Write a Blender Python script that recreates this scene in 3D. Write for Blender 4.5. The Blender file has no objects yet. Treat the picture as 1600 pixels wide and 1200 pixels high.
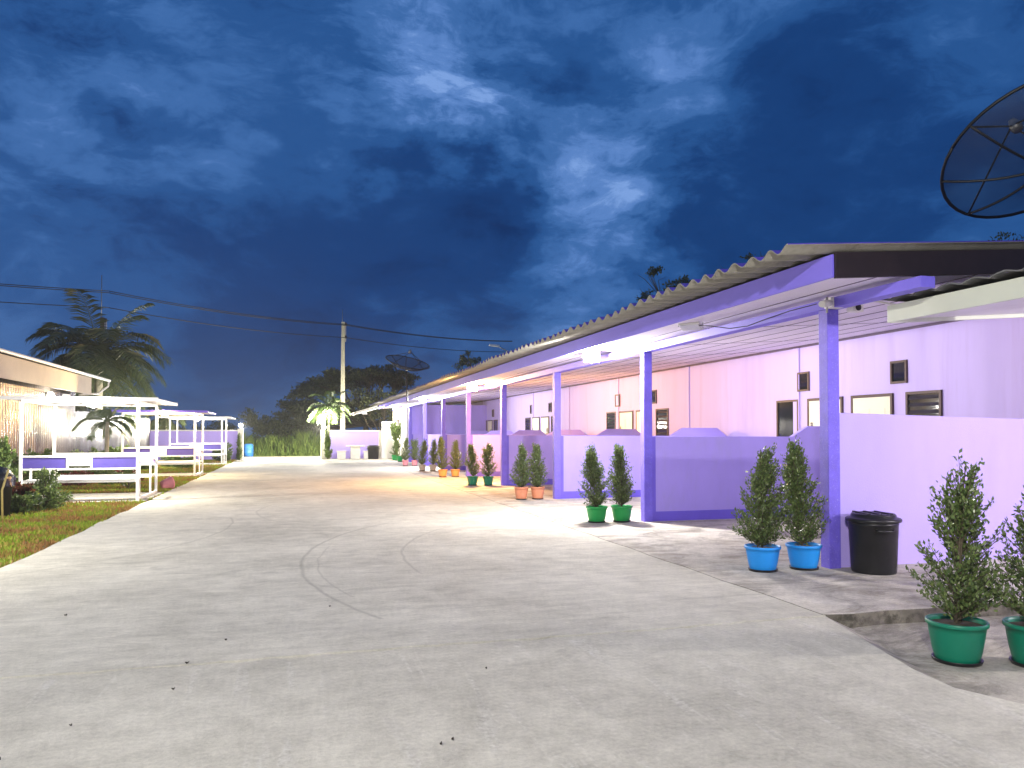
import bpy, math, random
import numpy as np
from mathutils import Vector, Matrix
R = math.radians
sc = bpy.context.scene
COL = sc.collection
random.seed(7)
rng = np.random.default_rng(7)

# ------------------------------------------------------------------ camera
cd = bpy.data.cameras.new("camera")
cam = bpy.data.objects.new("camera", cd)
COL.objects.link(cam)
cam.location = (0, 0, 1.5)
YAW = math.atan(338 / 1200)
cam.rotation_euler = (R(90) + math.atan(30 / 1200), 0, -YAW)
cd.sensor_fit = 'HORIZONTAL'
cd.sensor_width = 36
cd.lens = 27
cd.shift_y = 47 / 1600
cd.clip_start = 0.05
cd.clip_end = 2000
sc.camera = cam

# ------------------------------------------------------------------ exposure
sc.view_settings.view_transform = 'Standard'
sc.view_settings.look = 'None'
sc.view_settings.exposure = 0.0
sc.view_settings.gamma = 1.0
sc.cycles.max_bounces = 6
sc.cycles.diffuse_bounces = 3
sc.cycles.glossy_bounces = 3
sc.cycles.transparent_max_bounces = 12
sc.cycles.sample_clamp_indirect = 6
sc.cycles.use_denoising = True
sc.cycles.use_light_tree = True


# ------------------------------------------------------------------ world: dusk sky with clouds
def sky_dir(px, py):
    r, t = (px - 800) / 1200, (677 - py) / 1200
    c, s = math.cos(YAW), math.sin(YAW)
    return Vector((r * c + s, c - r * s, t)).normalized()


world = bpy.data.worlds.new("World")
sc.world = world
world.use_nodes = True
nt = world.node_tree
nt.nodes.clear()


def nd(nt, typ, **kw):
    n = nt.nodes.new(typ)
    for k, v in kw.items():
        if k.startswith('i_'):
            key = k[2:]
            key = int(key) if key.isdigit() else key.replace('_', ' ')
            n.inputs[key].default_value = v
        else:
            setattr(n, k, v)
    return n


def lk(nt, a, b):
    nt.links.new(a, b)


def mth(nt, op, a, b=None, c=None, clamp=False):
    n = nt.nodes.new('ShaderNodeMath')
    n.operation = op
    n.use_clamp = clamp
    for i, v in enumerate((a, b, c)):
        if v is None:
            continue
        if isinstance(v, (int, float)):
            n.inputs[i].default_value = v
        else:
            nt.links.new(v, n.inputs[i])
    return n.outputs[0]


tc = nd(nt, 'ShaderNodeTexCoord')
st = nd(nt, 'ShaderNodeVectorMath', operation='MULTIPLY')
st.inputs[1].default_value = (1, 1, 2.0)
lk(nt, tc.outputs['Generated'], st.inputs[0])
wn = nd(nt, 'ShaderNodeTexNoise', i_Scale=3.2, i_Detail=4.0, i_Roughness=0.55)
lk(nt, st.outputs[0], wn.inputs['Vector'])
wc = nd(nt, 'ShaderNodeVectorMath', operation='SUBTRACT')
wc.inputs[1].default_value = (.5, .5, .5)
lk(nt, wn.outputs['Color'], wc.inputs[0])
ws = nd(nt, 'ShaderNodeVectorMath', operation='SCALE')
ws.inputs['Scale'].default_value = 0.16
lk(nt, wc.outputs[0], ws.inputs[0])
wd = nd(nt, 'ShaderNodeVectorMath', operation='ADD')
lk(nt, tc.outputs['Generated'], wd.inputs[0])
lk(nt, ws.outputs[0], wd.inputs[1])
# a second, finer warp for the puffy cloud rims
wn2 = nd(nt, 'ShaderNodeTexNoise', i_Scale=11.0, i_Detail=5.0, i_Roughness=0.6)
lk(nt, st.outputs[0], wn2.inputs['Vector'])
wc2 = nd(nt, 'ShaderNodeVectorMath', operation='SUBTRACT')
wc2.inputs[1].default_value = (.5, .5, .5)
lk(nt, wn2.outputs['Color'], wc2.inputs[0])
ws2 = nd(nt, 'ShaderNodeVectorMath', operation='SCALE')
ws2.inputs['Scale'].default_value = 0.16
lk(nt, wc2.outputs[0], ws2.inputs[0])
wd2 = nd(nt, 'ShaderNodeVectorMath', operation='ADD')
lk(nt, wd.outputs[0], wd2.inputs[0])
lk(nt, ws2.outputs[0], wd2.inputs[1])

n1 = nd(nt, 'ShaderNodeTexNoise', i_Scale=2.6, i_Detail=6.0, i_Roughness=0.50, i_Distortion=0.15)
st2 = nd(nt, 'ShaderNodeVectorMath', operation='MULTIPLY')
st2.inputs[1].default_value = (1, 1, 2.2)
lk(nt, wd.outputs[0], st2.inputs[0])
lk(nt, st2.outputs[0], n1.inputs['Vector'])
n2 = nd(nt, 'ShaderNodeTexNoise', i_Scale=6.5, i_Detail=9.0, i_Roughness=0.66)
lk(nt, st2.outputs[0], n2.inputs['Vector'])
acc = mth(nt, 'MULTIPLY_ADD', n1.outputs['Fac'], 1.0, -0.56)
acc = mth(nt, 'MULTIPLY_ADD', n2.outputs['Fac'], .95, acc)
accB = 0.0
BLOBS = [(650, 30, 170, .22), (700, 110, 150, .24), (560, 180, 120, .24), (690, 175, 110, .22), (780, 160, 110, .20), (870, 235, 140, .15), (840, 190, 90, .12),
         (945, 290, 110, .20), (1020, 320, 80, .20), (990, 200, 110, .18), (1130, 60, 100, .20), (1180, 235, 170, .12), (940, 440, 150, .30),
         (200, 220, 280, .12), (340, 265, 110, .10), (30, 260, 140, .06), (1430, 70, 150, .10), (880, 10, 90, .12), (200, 60, 200, .06),
         (420, 380, 260, -.18), (760, 250, 110, -.26), (640, 330, 200, -.20), (800, 330, 130, -.14), (1300, 290, 240, -.14), (860, 100, 130, -.26), (940, 120, 90, -.12),
         (1250, 140, 150, -.12), (380, 130, 170, -.10), (1150, 390, 160, -.08), (150, 400, 240, -.08), (620, 250, 90, -.14)]
for px, py, rad, amp in BLOBS:
    d = nd(nt, 'ShaderNodeVectorMath', operation='DISTANCE')
    d.inputs[1].default_value = sky_dir(px, py)
    lk(nt, wd2.outputs[0], d.inputs[0])
    m = nd(nt, 'ShaderNodeMapRange', interpolation_type='SMOOTHSTEP')
    m.inputs['From Min'].default_value = 0
    m.inputs['From Max'].default_value = rad / 1200 * 1.25
    m.inputs['To Min'].default_value = amp
    m.inputs['To Max'].default_value = 0
    lk(nt, d.outputs['Value'], m.inputs['Value'])
    accB = mth(nt, 'ADD', accB, m.outputs[0])
acc = mth(nt, 'MULTIPLY_ADD', accB, mth(nt, 'MULTIPLY_ADD', n2.outputs['Fac'], 2.6, -.30), acc)
ramp = nd(nt, 'ShaderNodeValToRGB')
cr = ramp.color_ramp
cr.interpolation = 'EASE'
stops = [(0.0, (.0020, .024, .112)), (.22, (.0060, .046, .182)), (.42, (.018, .088, .285)), (.60, (.045, .145, .40)),
         (.80, (.10, .23, .56)), (1.0, (.20, .36, .74))]
cr.elements[0].position, cr.elements[0].color = stops[0][0], (*stops[0][1], 1)
cr.elements[1].position, cr.elements[1].color = stops[-1][0], (*stops[-1][1], 1)
for p, c in stops[1:-1]:
    e = cr.elements.new(p)
    e.color = (*c, 1)
lk(nt, acc, ramp.inputs['Fac'])
# paler, greyer air low over the horizon
sx = nd(nt, 'ShaderNodeSeparateXYZ')
lk(nt, tc.outputs['Generated'], sx.inputs[0])
hz = nd(nt, 'ShaderNodeMapRange', interpolation_type='SMOOTHSTEP')
hz.inputs['From Min'].default_value = -0.02
hz.inputs['From Max'].default_value = 0.20
hz.inputs['To Min'].default_value = 0.40
hz.inputs['To Max'].default_value = 0.0
lk(nt, sx.outputs['Z'], hz.inputs['Value'])
mx = nd(nt, 'ShaderNodeMix', data_type='RGBA')
lk(nt, hz.outputs[0], mx.inputs['Factor'])
lk(nt, ramp.outputs['Color'], mx.inputs['A'])
mx.inputs['B'].default_value = (.055, .085, .165, 1)
bg = nd(nt, 'ShaderNodeBackground', i_Strength=1.0)
lk(nt, mx.outputs['Result'], bg.inputs['Color'])
wo = nd(nt, 'ShaderNodeOutputWorld')
lk(nt, bg.outputs[0], wo.inputs['Surface'])


# ------------------------------------------------------------------ materials
def new_mat(name):
    m = bpy.data.materials.new(name)
    m.use_nodes = True
    t = m.node_tree
    t.nodes.clear()
    out = nd(t, 'ShaderNodeOutputMaterial')
    b = nd(t, 'ShaderNodeBsdfPrincipled')
    lk(t, b.outputs[0], out.inputs['Surface'])
    return m, t, b, out


def paint(name, col, rough=.55, var=.12, scale=3.0, bump=.0, bscale=60, metal=0.0, spec=.4, dirt=None, stretch=(1, 1, 1)):
    """a real surface: base colour with blotchy wear, fine grain and bump"""
    m, t, b, out = new_mat(name)
    co = nd(t, 'ShaderNodeTexCoord')
    mp = nd(t, 'ShaderNodeMapping')
    mp.inputs['Scale'].default_value = stretch
    lk(t, co.outputs['Object'], mp.inputs['Vector'])
    n = nd(t, 'ShaderNodeTexNoise', i_Scale=scale, i_Detail=7.0, i_Roughness=.62)
    lk(t, mp.outputs[0], n.inputs['Vector'])
    mr = nd(t, 'ShaderNodeMapRange')
    mr.inputs['From Min'].default_value = .28
    mr.inputs['From Max'].default_value = .72
    mr.inputs['To Min'].default_value = 1 - var
    mr.inputs['To Max'].default_value = 1 + var * .5
    lk(t, n.outputs['Fac'], mr.inputs['Value'])
    sc_ = nd(t, 'ShaderNodeVectorMath', operation='SCALE')
    sc_.inputs[0].default_value = col
    lk(t, mr.outputs[0], sc_.inputs['Scale'])
    colout = sc_.outputs[0]
    if dirt:
        n3 = nd(t, 'ShaderNodeTexNoise', i_Scale=dirt[1], i_Detail=9.0, i_Roughness=.7)
        lk(t, mp.outputs[0], n3.inputs['Vector'])
        r3 = nd(t, 'ShaderNodeMapRange')
        r3.inputs['From Min'].default_value = dirt[2]
        r3.inputs['From Max'].default_value = dirt[3]
        lk(t, n3.outputs['Fac'], r3.inputs['Value'])
        mxx = nd(t, 'ShaderNodeMix', data_type='RGBA')
        lk(t, r3.outputs[0], mxx.inputs['Factor'])
        lk(t, colout, mxx.inputs['A'])
        mxx.inputs['B'].default_value = (*dirt[0], 1)
        colout = mxx.outputs['Result']
    lk(t, colout, b.inputs['Base Color'])
    b.inputs['Roughness'].default_value = rough
    b.inputs['Metallic'].default_value = metal
    b.inputs['Specular IOR Level'].default_value = spec
    if bump:
        nb = nd(t, 'ShaderNodeTexNoise', i_Scale=bscale, i_Detail=5.0, i_Roughness=.6)
        lk(t, co.outputs['Object'], nb.inputs['Vector'])
        bp = nd(t, 'ShaderNodeBump', i_Strength=bump, i_Distance=.01)
        lk(t, nb.outputs['Fac'], bp.inputs['Height'])
        lk(t, bp.outputs[0], b.inputs['Normal'])
    return m


def emit(name, col, strength):
    m = bpy.data.materials.new(name)
    m.use_nodes = True
    t = m.node_tree
    t.nodes.clear()
    out = nd(t, 'ShaderNodeOutputMaterial')
    e = nd(t, 'ShaderNodeEmission', i_Strength=strength)
    e.inputs['Color'].default_value = (*col, 1)
    lk(t, e.outputs[0], out.inputs['Surface'])
    return m


def leafmat(name, c0, c1, c2=None, rough=.38, transl=.25, patch=None, spec=.5):
    """each leaf or blade takes its own colour between c0 and c1 (and c2 in patches)"""
    m, t, b, out = new_mat(name)
    g = nd(t, 'ShaderNodeNewGeometry')
    mxx = nd(t, 'ShaderNodeMix', data_type='RGBA')
    lk(t, g.outputs['Random Per Island'], mxx.inputs['Factor'])
    mxx.inputs['A'].default_value = (*c0, 1)
    mxx.inputs['B'].default_value = (*c1, 1)
    colout = mxx.outputs['Result']
    if c2 is not None:
        co = nd(t, 'ShaderNodeTexCoord')
        n = nd(t, 'ShaderNodeTexNoise', i_Scale=patch[0], i_Detail=4.0, i_Roughness=.6)
        lk(t, co.outputs['Object'], n.inputs['Vector'])
        f0 = mth(t, 'MULTIPLY_ADD', g.outputs['Random Per Island'], .22, n.outputs['Fac'])
        r = nd(t, 'ShaderNodeMapRange')
        r.inputs['From Min'].default_value = patch[1]
        r.inputs['From Max'].default_value = patch[2]
        lk(t, f0, r.inputs['Value'])
        m2 = nd(t, 'ShaderNodeMix', data_type='RGBA')
        lk(t, r.outputs[0], m2.inputs['Factor'])
        lk(t, colout, m2.inputs['A'])
        m2.inputs['B'].default_value = (*c2, 1)
        colout = m2.outputs['Result']
    lk(t, colout, b.inputs['Base Color'])
    b.inputs['Roughness'].default_value = rough
    b.inputs['Specular IOR Level'].default_value = spec
    tr = nd(t, 'ShaderNodeBsdfTranslucent')
    lk(t, colout, tr.inputs['Color'])
    ms = nd(t, 'ShaderNodeMixShader', i_0=transl)
    lk(t, b.outputs[0], ms.inputs[1])
    lk(t, tr.outputs[0], ms.inputs[2])
    lk(t, ms.outputs[0], out.inputs['Surface'])
    return m


def concrete(name, light, dark, stain, brushed=True, arcs=False, grime=.5):
    m, t, b, out = new_mat(name)
    co = nd(t, 'ShaderNodeTexCoord')
    P = co.outputs['Object']
    big = nd(t, 'ShaderNodeTexNoise', i_Scale=.45, i_Detail=6.0, i_Roughness=.6, i_Distortion=.4)
    lk(t, P, big.inputs['Vector'])
    mp = nd(t, 'ShaderNodeMapping')
    mp.inputs['Scale'].default_value = (.9, 8.0, 1)
    mp.inputs['Rotation'].default_value = (0, 0, R(4))
    lk(t, P, mp.inputs['Vector'])
    br = nd(t, 'ShaderNodeTexNoise', i_Scale=1.3, i_Detail=7.0, i_Roughness=.68)
    lk(t, mp.outputs[0], br.inputs['Vector'])
    fine = nd(t, 'ShaderNodeTexNoise', i_Scale=30.0, i_Detail=7.0, i_Roughness=.8)
    lk(t, P, fine.inputs['Vector'])
    mid = nd(t, 'ShaderNodeTexNoise', i_Scale=3.7, i_Detail=8.0, i_Roughness=.7)
    lk(t, P, mid.inputs['Vector'])
    sepc = nd(t, 'ShaderNodeSeparateXYZ')
    lk(t, P, sepc.inputs[0])
    # the ramp nearest the camera (Y < 5.4) was floated, not broomed
    broom = mth(t, 'MULTIPLY_ADD', mth(t, 'GREATER_THAN', sepc.outputs['Y'], 5.42), .62, .30) if brushed else .10
    brc = mth(t, 'ADD', br.outputs['Fac'], -.5)
    a = mth(t, 'MULTIPLY_ADD', mth(t, 'ADD', big.outputs['Fac'], -.5), 1.7, .58)
    a = mth(t, 'MULTIPLY_ADD', brc, broom, a)
    a = mth(t, 'MULTIPLY_ADD', mth(t, 'ADD', mid.outputs['Fac'], -.5), 1.35, a)
    gr = nd(t, 'ShaderNodeMapRange')
    gr.inputs['From Min'].default_value = .36
    gr.inputs['From Max'].default_value = .64
    gr.inputs['To Min'].default_value = -.20
    gr.inputs['To Max'].default_value = .20
    lk(t, fine.outputs['Fac'], gr.inputs['Value'])
    a = mth(t, 'ADD', a, gr.outputs[0])
    rp = nd(t, 'ShaderNodeMix', data_type='RGBA')
    cl = mth(t, 'MULTIPLY', a, 1.0, clamp=True)
    lk(t, cl, rp.inputs['Factor'])
    rp.inputs['A'].default_value = (*dark, 1)
    rp.inputs['B'].default_value = (*light, 1)
    col = rp.outputs['Result']
    # stains with a shape of their own
    sn = nd(t, 'ShaderNodeTexNoise', i_Scale=1.15, i_Detail=8.0, i_Roughness=.72, i_Distortion=1.2)
    mp2 = nd(t, 'ShaderNodeMapping')
    mp2.inputs['Location'].default_value = (3.1, 7.7, 0)
    mp2.inputs['Scale'].default_value = (1, 1.7, 1)
    lk(t, P, mp2.inputs['Vector'])
    lk(t, mp2.outputs[0], sn.inputs['Vector'])
    sr = nd(t, 'ShaderNodeMapRange')
    sr.inputs['From Min'].default_value = .56 if brushed else .47
    sr.inputs['From Max'].default_value = .72 if brushed else .62
    sr.inputs['To Max'].default_value = grime
    lk(t, sn.outputs['Fac'], sr.inputs['Value'])
    ms = nd(t, 'ShaderNodeMix', data_type='RGBA')
    lk(t, sr.outputs[0], ms.inputs['Factor'])
    lk(t, col, ms.inputs['A'])
    ms.inputs['B'].default_value = (*stain, 1)
    col = ms.outputs['Result']
    # specks and pits
    vo = nd(t, 'ShaderNodeTexVoronoi', i_Scale=9.0)
    lk(t, P, vo.inputs['Vector'])
    vs = nd(t, 'ShaderNodeMapRange')
    vs.inputs['From Min'].default_value = .035
    vs.inputs['From Max'].default_value = .07
    vs.inputs['To Min'].default_value = .75
    vs.inputs['To Max'].default_value = 0
    lk(t, vo.outputs['Distance'], vs.inputs['Value'])
    gate = mth(t, 'GREATER_THAN', mid.outputs['Fac'], .60)
    sp = mth(t, 'MULTIPLY', vs.outputs[0], gate)
    m3 = nd(t, 'ShaderNodeMix', data_type='RGBA')
    lk(t, sp, m3.inputs['Factor'])
    lk(t, col, m3.inputs['A'])
    m3.inputs['B'].default_value = (.07, .065, .055, 1)
    col = m3.outputs['Result']
    height = mth(t, 'MULTIPLY_ADD', br.outputs['Fac'], .6 if brushed else .1, fine.outputs['Fac'])
    if arcs:
        sxyz = nd(t, 'ShaderNodeSeparateXYZ')
        wob = nd(t, 'ShaderNodeTexNoise', i_Scale=1.4, i_Detail=2.0)
        lk(t, P, wob.inputs['Vector'])
        lk(t, P, sxyz.inputs[0])
        # tyre scuffs: arcs of a turning car
        for cx, cy, rad, w, x0, y0, y1, amt in ((6.30, 9.0, 6.23, .035, -1, 6.3, 13.0, .55), (6.30, 9.0, 6.05, .02, -1, 7.2, 10.5, .35),
                                                (6.30, 9.0, 5.05, .03, -1, 8.2, 12.2, .45), (-6.6, 13.5, 5.6, .03, -2.9, 8.5, 14.5, .45),
                                                (3.2, 15.5, 3.9, .04, -1.2, 13, 18, .3)):
            dx = mth(t, 'ADD', sxyz.outputs['X'], -cx)
            dy = mth(t, 'ADD', sxyz.outputs['Y'], -cy)
            dd = mth(t, 'SQRT', mth(t, 'ADD', mth(t, 'MULTIPLY', dx, dx), mth(t, 'MULTIPLY', dy, dy)))
            dd = mth(t, 'MULTIPLY_ADD', wob.outputs['Fac'], .10, dd)
            e = mth(t, 'ABSOLUTE', mth(t, 'ADD', dd, -rad - .05))
            k = nd(t, 'ShaderNodeMapRange', interpolation_type='SMOOTHSTEP')
            k.inputs['From Min'].default_value = 0
            k.inputs['From Max'].default_value = w
            k.inputs['To Min'].default_value = amt
            k.inputs['To Max'].default_value = 0
            lk(t, e, k.inputs['Value'])
            g1 = mth(t, 'GREATER_THAN', sxyz.outputs['X'], x0)
            g2 = mth(t, 'MULTIPLY', mth(t, 'GREATER_THAN', sxyz.outputs['Y'], y0), mth(t, 'LESS_THAN', sxyz.outputs['Y'], y1))
            k2 = mth(t, 'MULTIPLY', mth(t, 'MULTIPLY', g1, g2), k.outputs[0])
            k2 = mth(t, 'MULTIPLY', k2, mth(t, 'MULTIPLY_ADD', mid.outputs['Fac'], 1.6, -.2, clamp=True))
            m4 = nd(t, 'ShaderNodeMix', data_type='RGBA')
            lk(t, k2, m4.inputs['Factor'])
            lk(t, col, m4.inputs['A'])
            m4.inputs['B'].default_value = (.13, .12, .10, 1)
            col = m4.outputs['Result']
        # rough pale trowel scratches on the near ramp (Y < 5.4)
        for ang, sx_, off in ((50, 1.0, 0.0), (-62, .8, 4.0)):
            mps = nd(t, 'ShaderNodeMapping')
            mps.inputs['Rotation'].default_value = (0, 0, R(ang))
            mps.inputs['Scale'].default_value = (7.0 * sx_, .55, 1)
            mps.inputs['Location'].default_value = (off, off, 0)
            lk(t, P, mps.inputs['Vector'])
            sn2 = nd(t, 'ShaderNodeTexNoise', i_Scale=1.0, i_Detail=4.0, i_Roughness=.55)
            lk(t, mps.outputs[0], sn2.inputs['Vector'])
            s3 = nd(t, 'ShaderNodeMapRange')
            s3.inputs['From Min'].default_value = .60
            s3.inputs['From Max'].default_value = .67
            s3.inputs['To Max'].default_value = .9
            lk(t, sn2.outputs['Fac'], s3.inputs['Value'])
            near = mth(t, 'LESS_THAN', sxyz.outputs['Y'], 5.3)
            s4 = mth(t, 'MULTIPLY', mth(t, 'MULTIPLY', s3.outputs[0], near), mth(t, 'MULTIPLY_ADD', fine.outputs['Fac'], 2.6, -1.0, clamp=True))
            m5 = nd(t, 'ShaderNodeMix', data_type='RGBA')
            lk(t, s4, m5.inputs['Factor'])
            lk(t, col, m5.inputs['A'])
            m5.inputs['B'].default_value = (.80, .78, .71, 1)
            col = m5.outputs['Result']
            height = mth(t, 'MULTIPLY_ADD', s4, .5, height)
    lk(t, col, b.inputs['Base Color'])
    b.inputs['Roughness'].default_value = .82
    b.inputs['Specular IOR Level'].default_value = .3
    bp = nd(t, 'ShaderNodeBump', i_Strength=.7, i_Distance=.02)
    lk(t, height, bp.inputs['Height'])
    lk(t, bp.outputs[0], b.inputs['Normal'])
    return m


M = {}
M['road'] = concrete('road_concrete', (.71, .675, .575), (.36, .34, .285), (.26, .245, .205), True, True, .5)
M['apron'] = concrete('apron_concrete', (.76, .71, .62), (.31, .28, .235), (.16, .14, .115), False, False, .65)
M['lower'] = concrete('lower_concrete', (.60, .555, .475), (.23, .21, .175), (.12, .11, .09), False, False, .75)
M['pad'] = concrete('pad_concrete', (.45, .43, .39), (.28, .27, .24), (.15, .14, .12), False, False, .5)
M['lane'] = paint('lane_concrete', (.55, .50, .36), .85, .2, 1.2, .3, 30)
M['kerbside'] = paint('dark_kerb', (.17, .155, .125), .9, .5, 5, .7, 25, dirt=((.05, .045, .035), 9, .45, .62))  # step faces, darker and blotchier than the slab top
M['soil'] = paint('soil', (.06, .045, .03), .95, .4, 4, .5, 30)
M['field'] = paint('field', (.05, .07, .03), .95, .4, .5, .3, 10)
M['lawnbase'] = paint('lawn_earth', (.20, .15, .05), .95, .5, 3, .5, 30)
LAV = (.60, .47, .93)
M['lav'] = paint('lavender_render', (.475, .375, .92), .62, .10, 1.3, .28, 70, dirt=((.50, .40, .72), 2.2, .55, .85), stretch=(1, 1, .35))
M['divider'] = paint('violet_render', (.38, .30, .84), .6, .10, 1.2, .22, 70, dirt=((.33, .28, .66), 3.0, .52, .8), stretch=(1, 1, .35))
M['backwall'] = paint('lilac_render', (.54, .44, .82), .62, .08, 1.0, .10, 80, dirt=((.45, .34, .66), 1.6, .52, .8), stretch=(1.6, 1.6, .12))
M['trim'] = paint('purple_trim', (.150, .105, .66), .5, .12, 3, .35, 120)
M['column'] = paint('purple_column', (.165, .12, .72), .55, .16, 6, .55, 110, dirt=((.42, .36, .85), 60, .56, .76))
M['fasc'] = paint('violet_fascia', (.20, .155, .78), .5, .12, 2.0, .12, 80, stretch=(1, .3, 1))
M['ceil'] = paint('ceiling_board', (.84, .78, .90), .55, .06, 2, .05, 60)
M['joint'] = paint('ceiling_joint', (.13, .095, .15), .7, .2, 5)
M['dark'] = paint('dark_gap', (.03, .025, .035), .9, .2, 5)
M['barge'] = paint('dark_brown_board', (.022, .013, .015), .5, .25, 6, .15, 40)
M['fibre'] = paint('fibre_cement', (.30, .285, .25), .85, .28, 2.5, .35, 50, dirt=((.14, .13, .11), 5, .5, .75))
M['roofblue'] = paint('blue_roof_coat', (.075, .05, .38), .45, .25, 2, .15, 60)
M['white'] = paint('white_paint', (.78, .77, .74), .45, .08, 5, .06, 60)
M['cream'] = paint('cream_door', (.82, .76, .58), .45, .06, 4, .05, 60)
M['whitewall'] = paint('white_wall', (.80, .78, .70), .6, .08, 2, .1, 60)
M['frame'] = paint('brown_frame', (.10, .062, .05), .5, .25, 8, .1, 60)
M['glass'] = paint('dark_glass', (.012, .014, .018), .06, .1, 2, spec=.8)
M['steelw'] = paint('white_steel', (.80, .79, .78), .35, .06, 6, .04, 40)
M['panel'] = paint('purple_panel', (.085, .062, .34), .4, .15, 3, .05, 50)
M['litpanel'] = paint('lamplit_panel', (.58, .38, .82), .4, .1, 3, .05, 50)  # lamp's pinkish light on the far backrest put into the panel colour
M['zinc'] = paint('zinc_sheet', (.22, .225, .235), .22, .4, 2.0, .1, 40, metal=1.0, dirt=((.13, .12, .11), 3.5, .45, .7), stretch=(1, 1, .3))
M['beige'] = paint('beige_fascia', (.50, .41, .32), .6, .12, 1.5, .08, 60)
M['annexf'] = paint('pale_grey_fascia', (.60, .63, .55), .5, .08, 2, .08, 60)
M['tile'] = paint('grey_tile', (.16, .16, .165), .8, .3, 4, .3, 50)
M['bin'] = paint('black_plastic', (.012, .012, .014), .38, .25, 8, .06, 60, dirt=((.05, .05, .05), 14, .6, .8))
M['blackbag'] = paint('black_bag', (.015, .015, .018), .22, .3, 8, .5, 14)
M['mesh_rib'] = paint('dish_rib', (.010, .010, .012), .5, .2, 5)
M['pole'] = paint('pole_concrete', (.46, .44, .34), .85, .2, 2, .3, 40)
M['wire'] = paint('wire', (.012, .012, .014), .6, .1, 5)
M['metal'] = paint('grey_metal', (.35, .35, .36), .4, .15, 6, metal=.6)
M['bark'] = paint('bark', (.10, .08, .055), .9, .4, 6, .8, 20)
M['palmbark'] = paint('palm_bark', (.36, .33, .25), .85, .3, 3, .6, 12, stretch=(1, 1, 6))
M['bamboo'] = paint('bamboo', (.42, .34, .12), .5, .2, 6)
M['stone'] = paint('pale_stone', (.66, .65, .60), .7, .15, 6, .3, 40)
M['debris'] = paint('dead_leaf', (.035, .026, .018), .9, .4, 30)
M['barrel'] = paint('blue_barrel', (.05, .22, .62), .4, .15, 5)
POTC = {'green': (.004, .17, .10), 'bright': (.012, .30, .065), 'blue': (.015, .28, .80), 'terra': (.62, .24, .13), 'orange': (.66, .30, .10),
        'pink': (.66, .24, .28), 'grey': (.34, .33, .33)}
for k, c in POTC.items():
    M['pot_' + k] = paint('pot_' + k, c, .42, .10, 7, .04, 60)
M['leaf'] = leafmat('shrub_leaf', (.068, .115, .036), (.18, .24, .075), rough=.28, transl=.28)
M['leafy'] = leafmat('young_leaf', (.07, .12, .025), (.16, .22, .05), rough=.34, transl=.25)
M['leafdark'] = leafmat('tree_leaf', (.055, .075, .028), (.12, .135, .055), rough=.5, transl=.2)
M['leafred'] = leafmat('red_leaf', (.22, .03, .03), (.10, .07, .03), rough=.4, transl=.2)
M['leafbed'] = leafmat('garden_leaf', (.05, .10, .025), (.14, .20, .05), rough=.4, transl=.25)
M['palm'] = leafmat('palm_leaf', (.055, .085, .028), (.13, .15, .06), rough=.4, transl=.25)
M['palmlit'] = leafmat('gate_palm_leaf', (.04, .075, .02), (.085, .125, .035), rough=.45, transl=.25)
M['grass'] = leafmat('lawn_blade', (.16, .27, .02), (.36, .44, .05), (.30, .16, .06), rough=.6, transl=.3, patch=(1.15, .52, .70), spec=.2)
M['reed'] = leafmat('reed_blade', (.08, .15, .025), (.20, .26, .06), rough=.6, transl=.3, spec=.2)
M['lampw'] = emit('lit_white_lens', (1.0, .97, .90), 60)
M['lampa'] = emit('lit_amber_lens', (1.0, .56, .12), 9)
M['lampoff'] = paint('unlit_lens', (.75, .76, .78), .1, .04, 5, spec=.6)

# satellite mesh: fine wire net, mostly open
mm, t, b, out = new_mat('dish_net')
b.inputs['Base Color'].default_value = (.012, .013, .016, 1)
b.inputs['Roughness'].default_value = .6
tr = nd(t, 'ShaderNodeBsdfTransparent')
ms = nd(t, 'ShaderNodeMixShader', i_0=.55)
lk(t, tr.outputs[0], ms.inputs[1])
lk(t, b.outputs[0], ms.inputs[2])
lk(t, ms.outputs[0], out.inputs['Surface'])
M['net'] = mm


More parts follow.
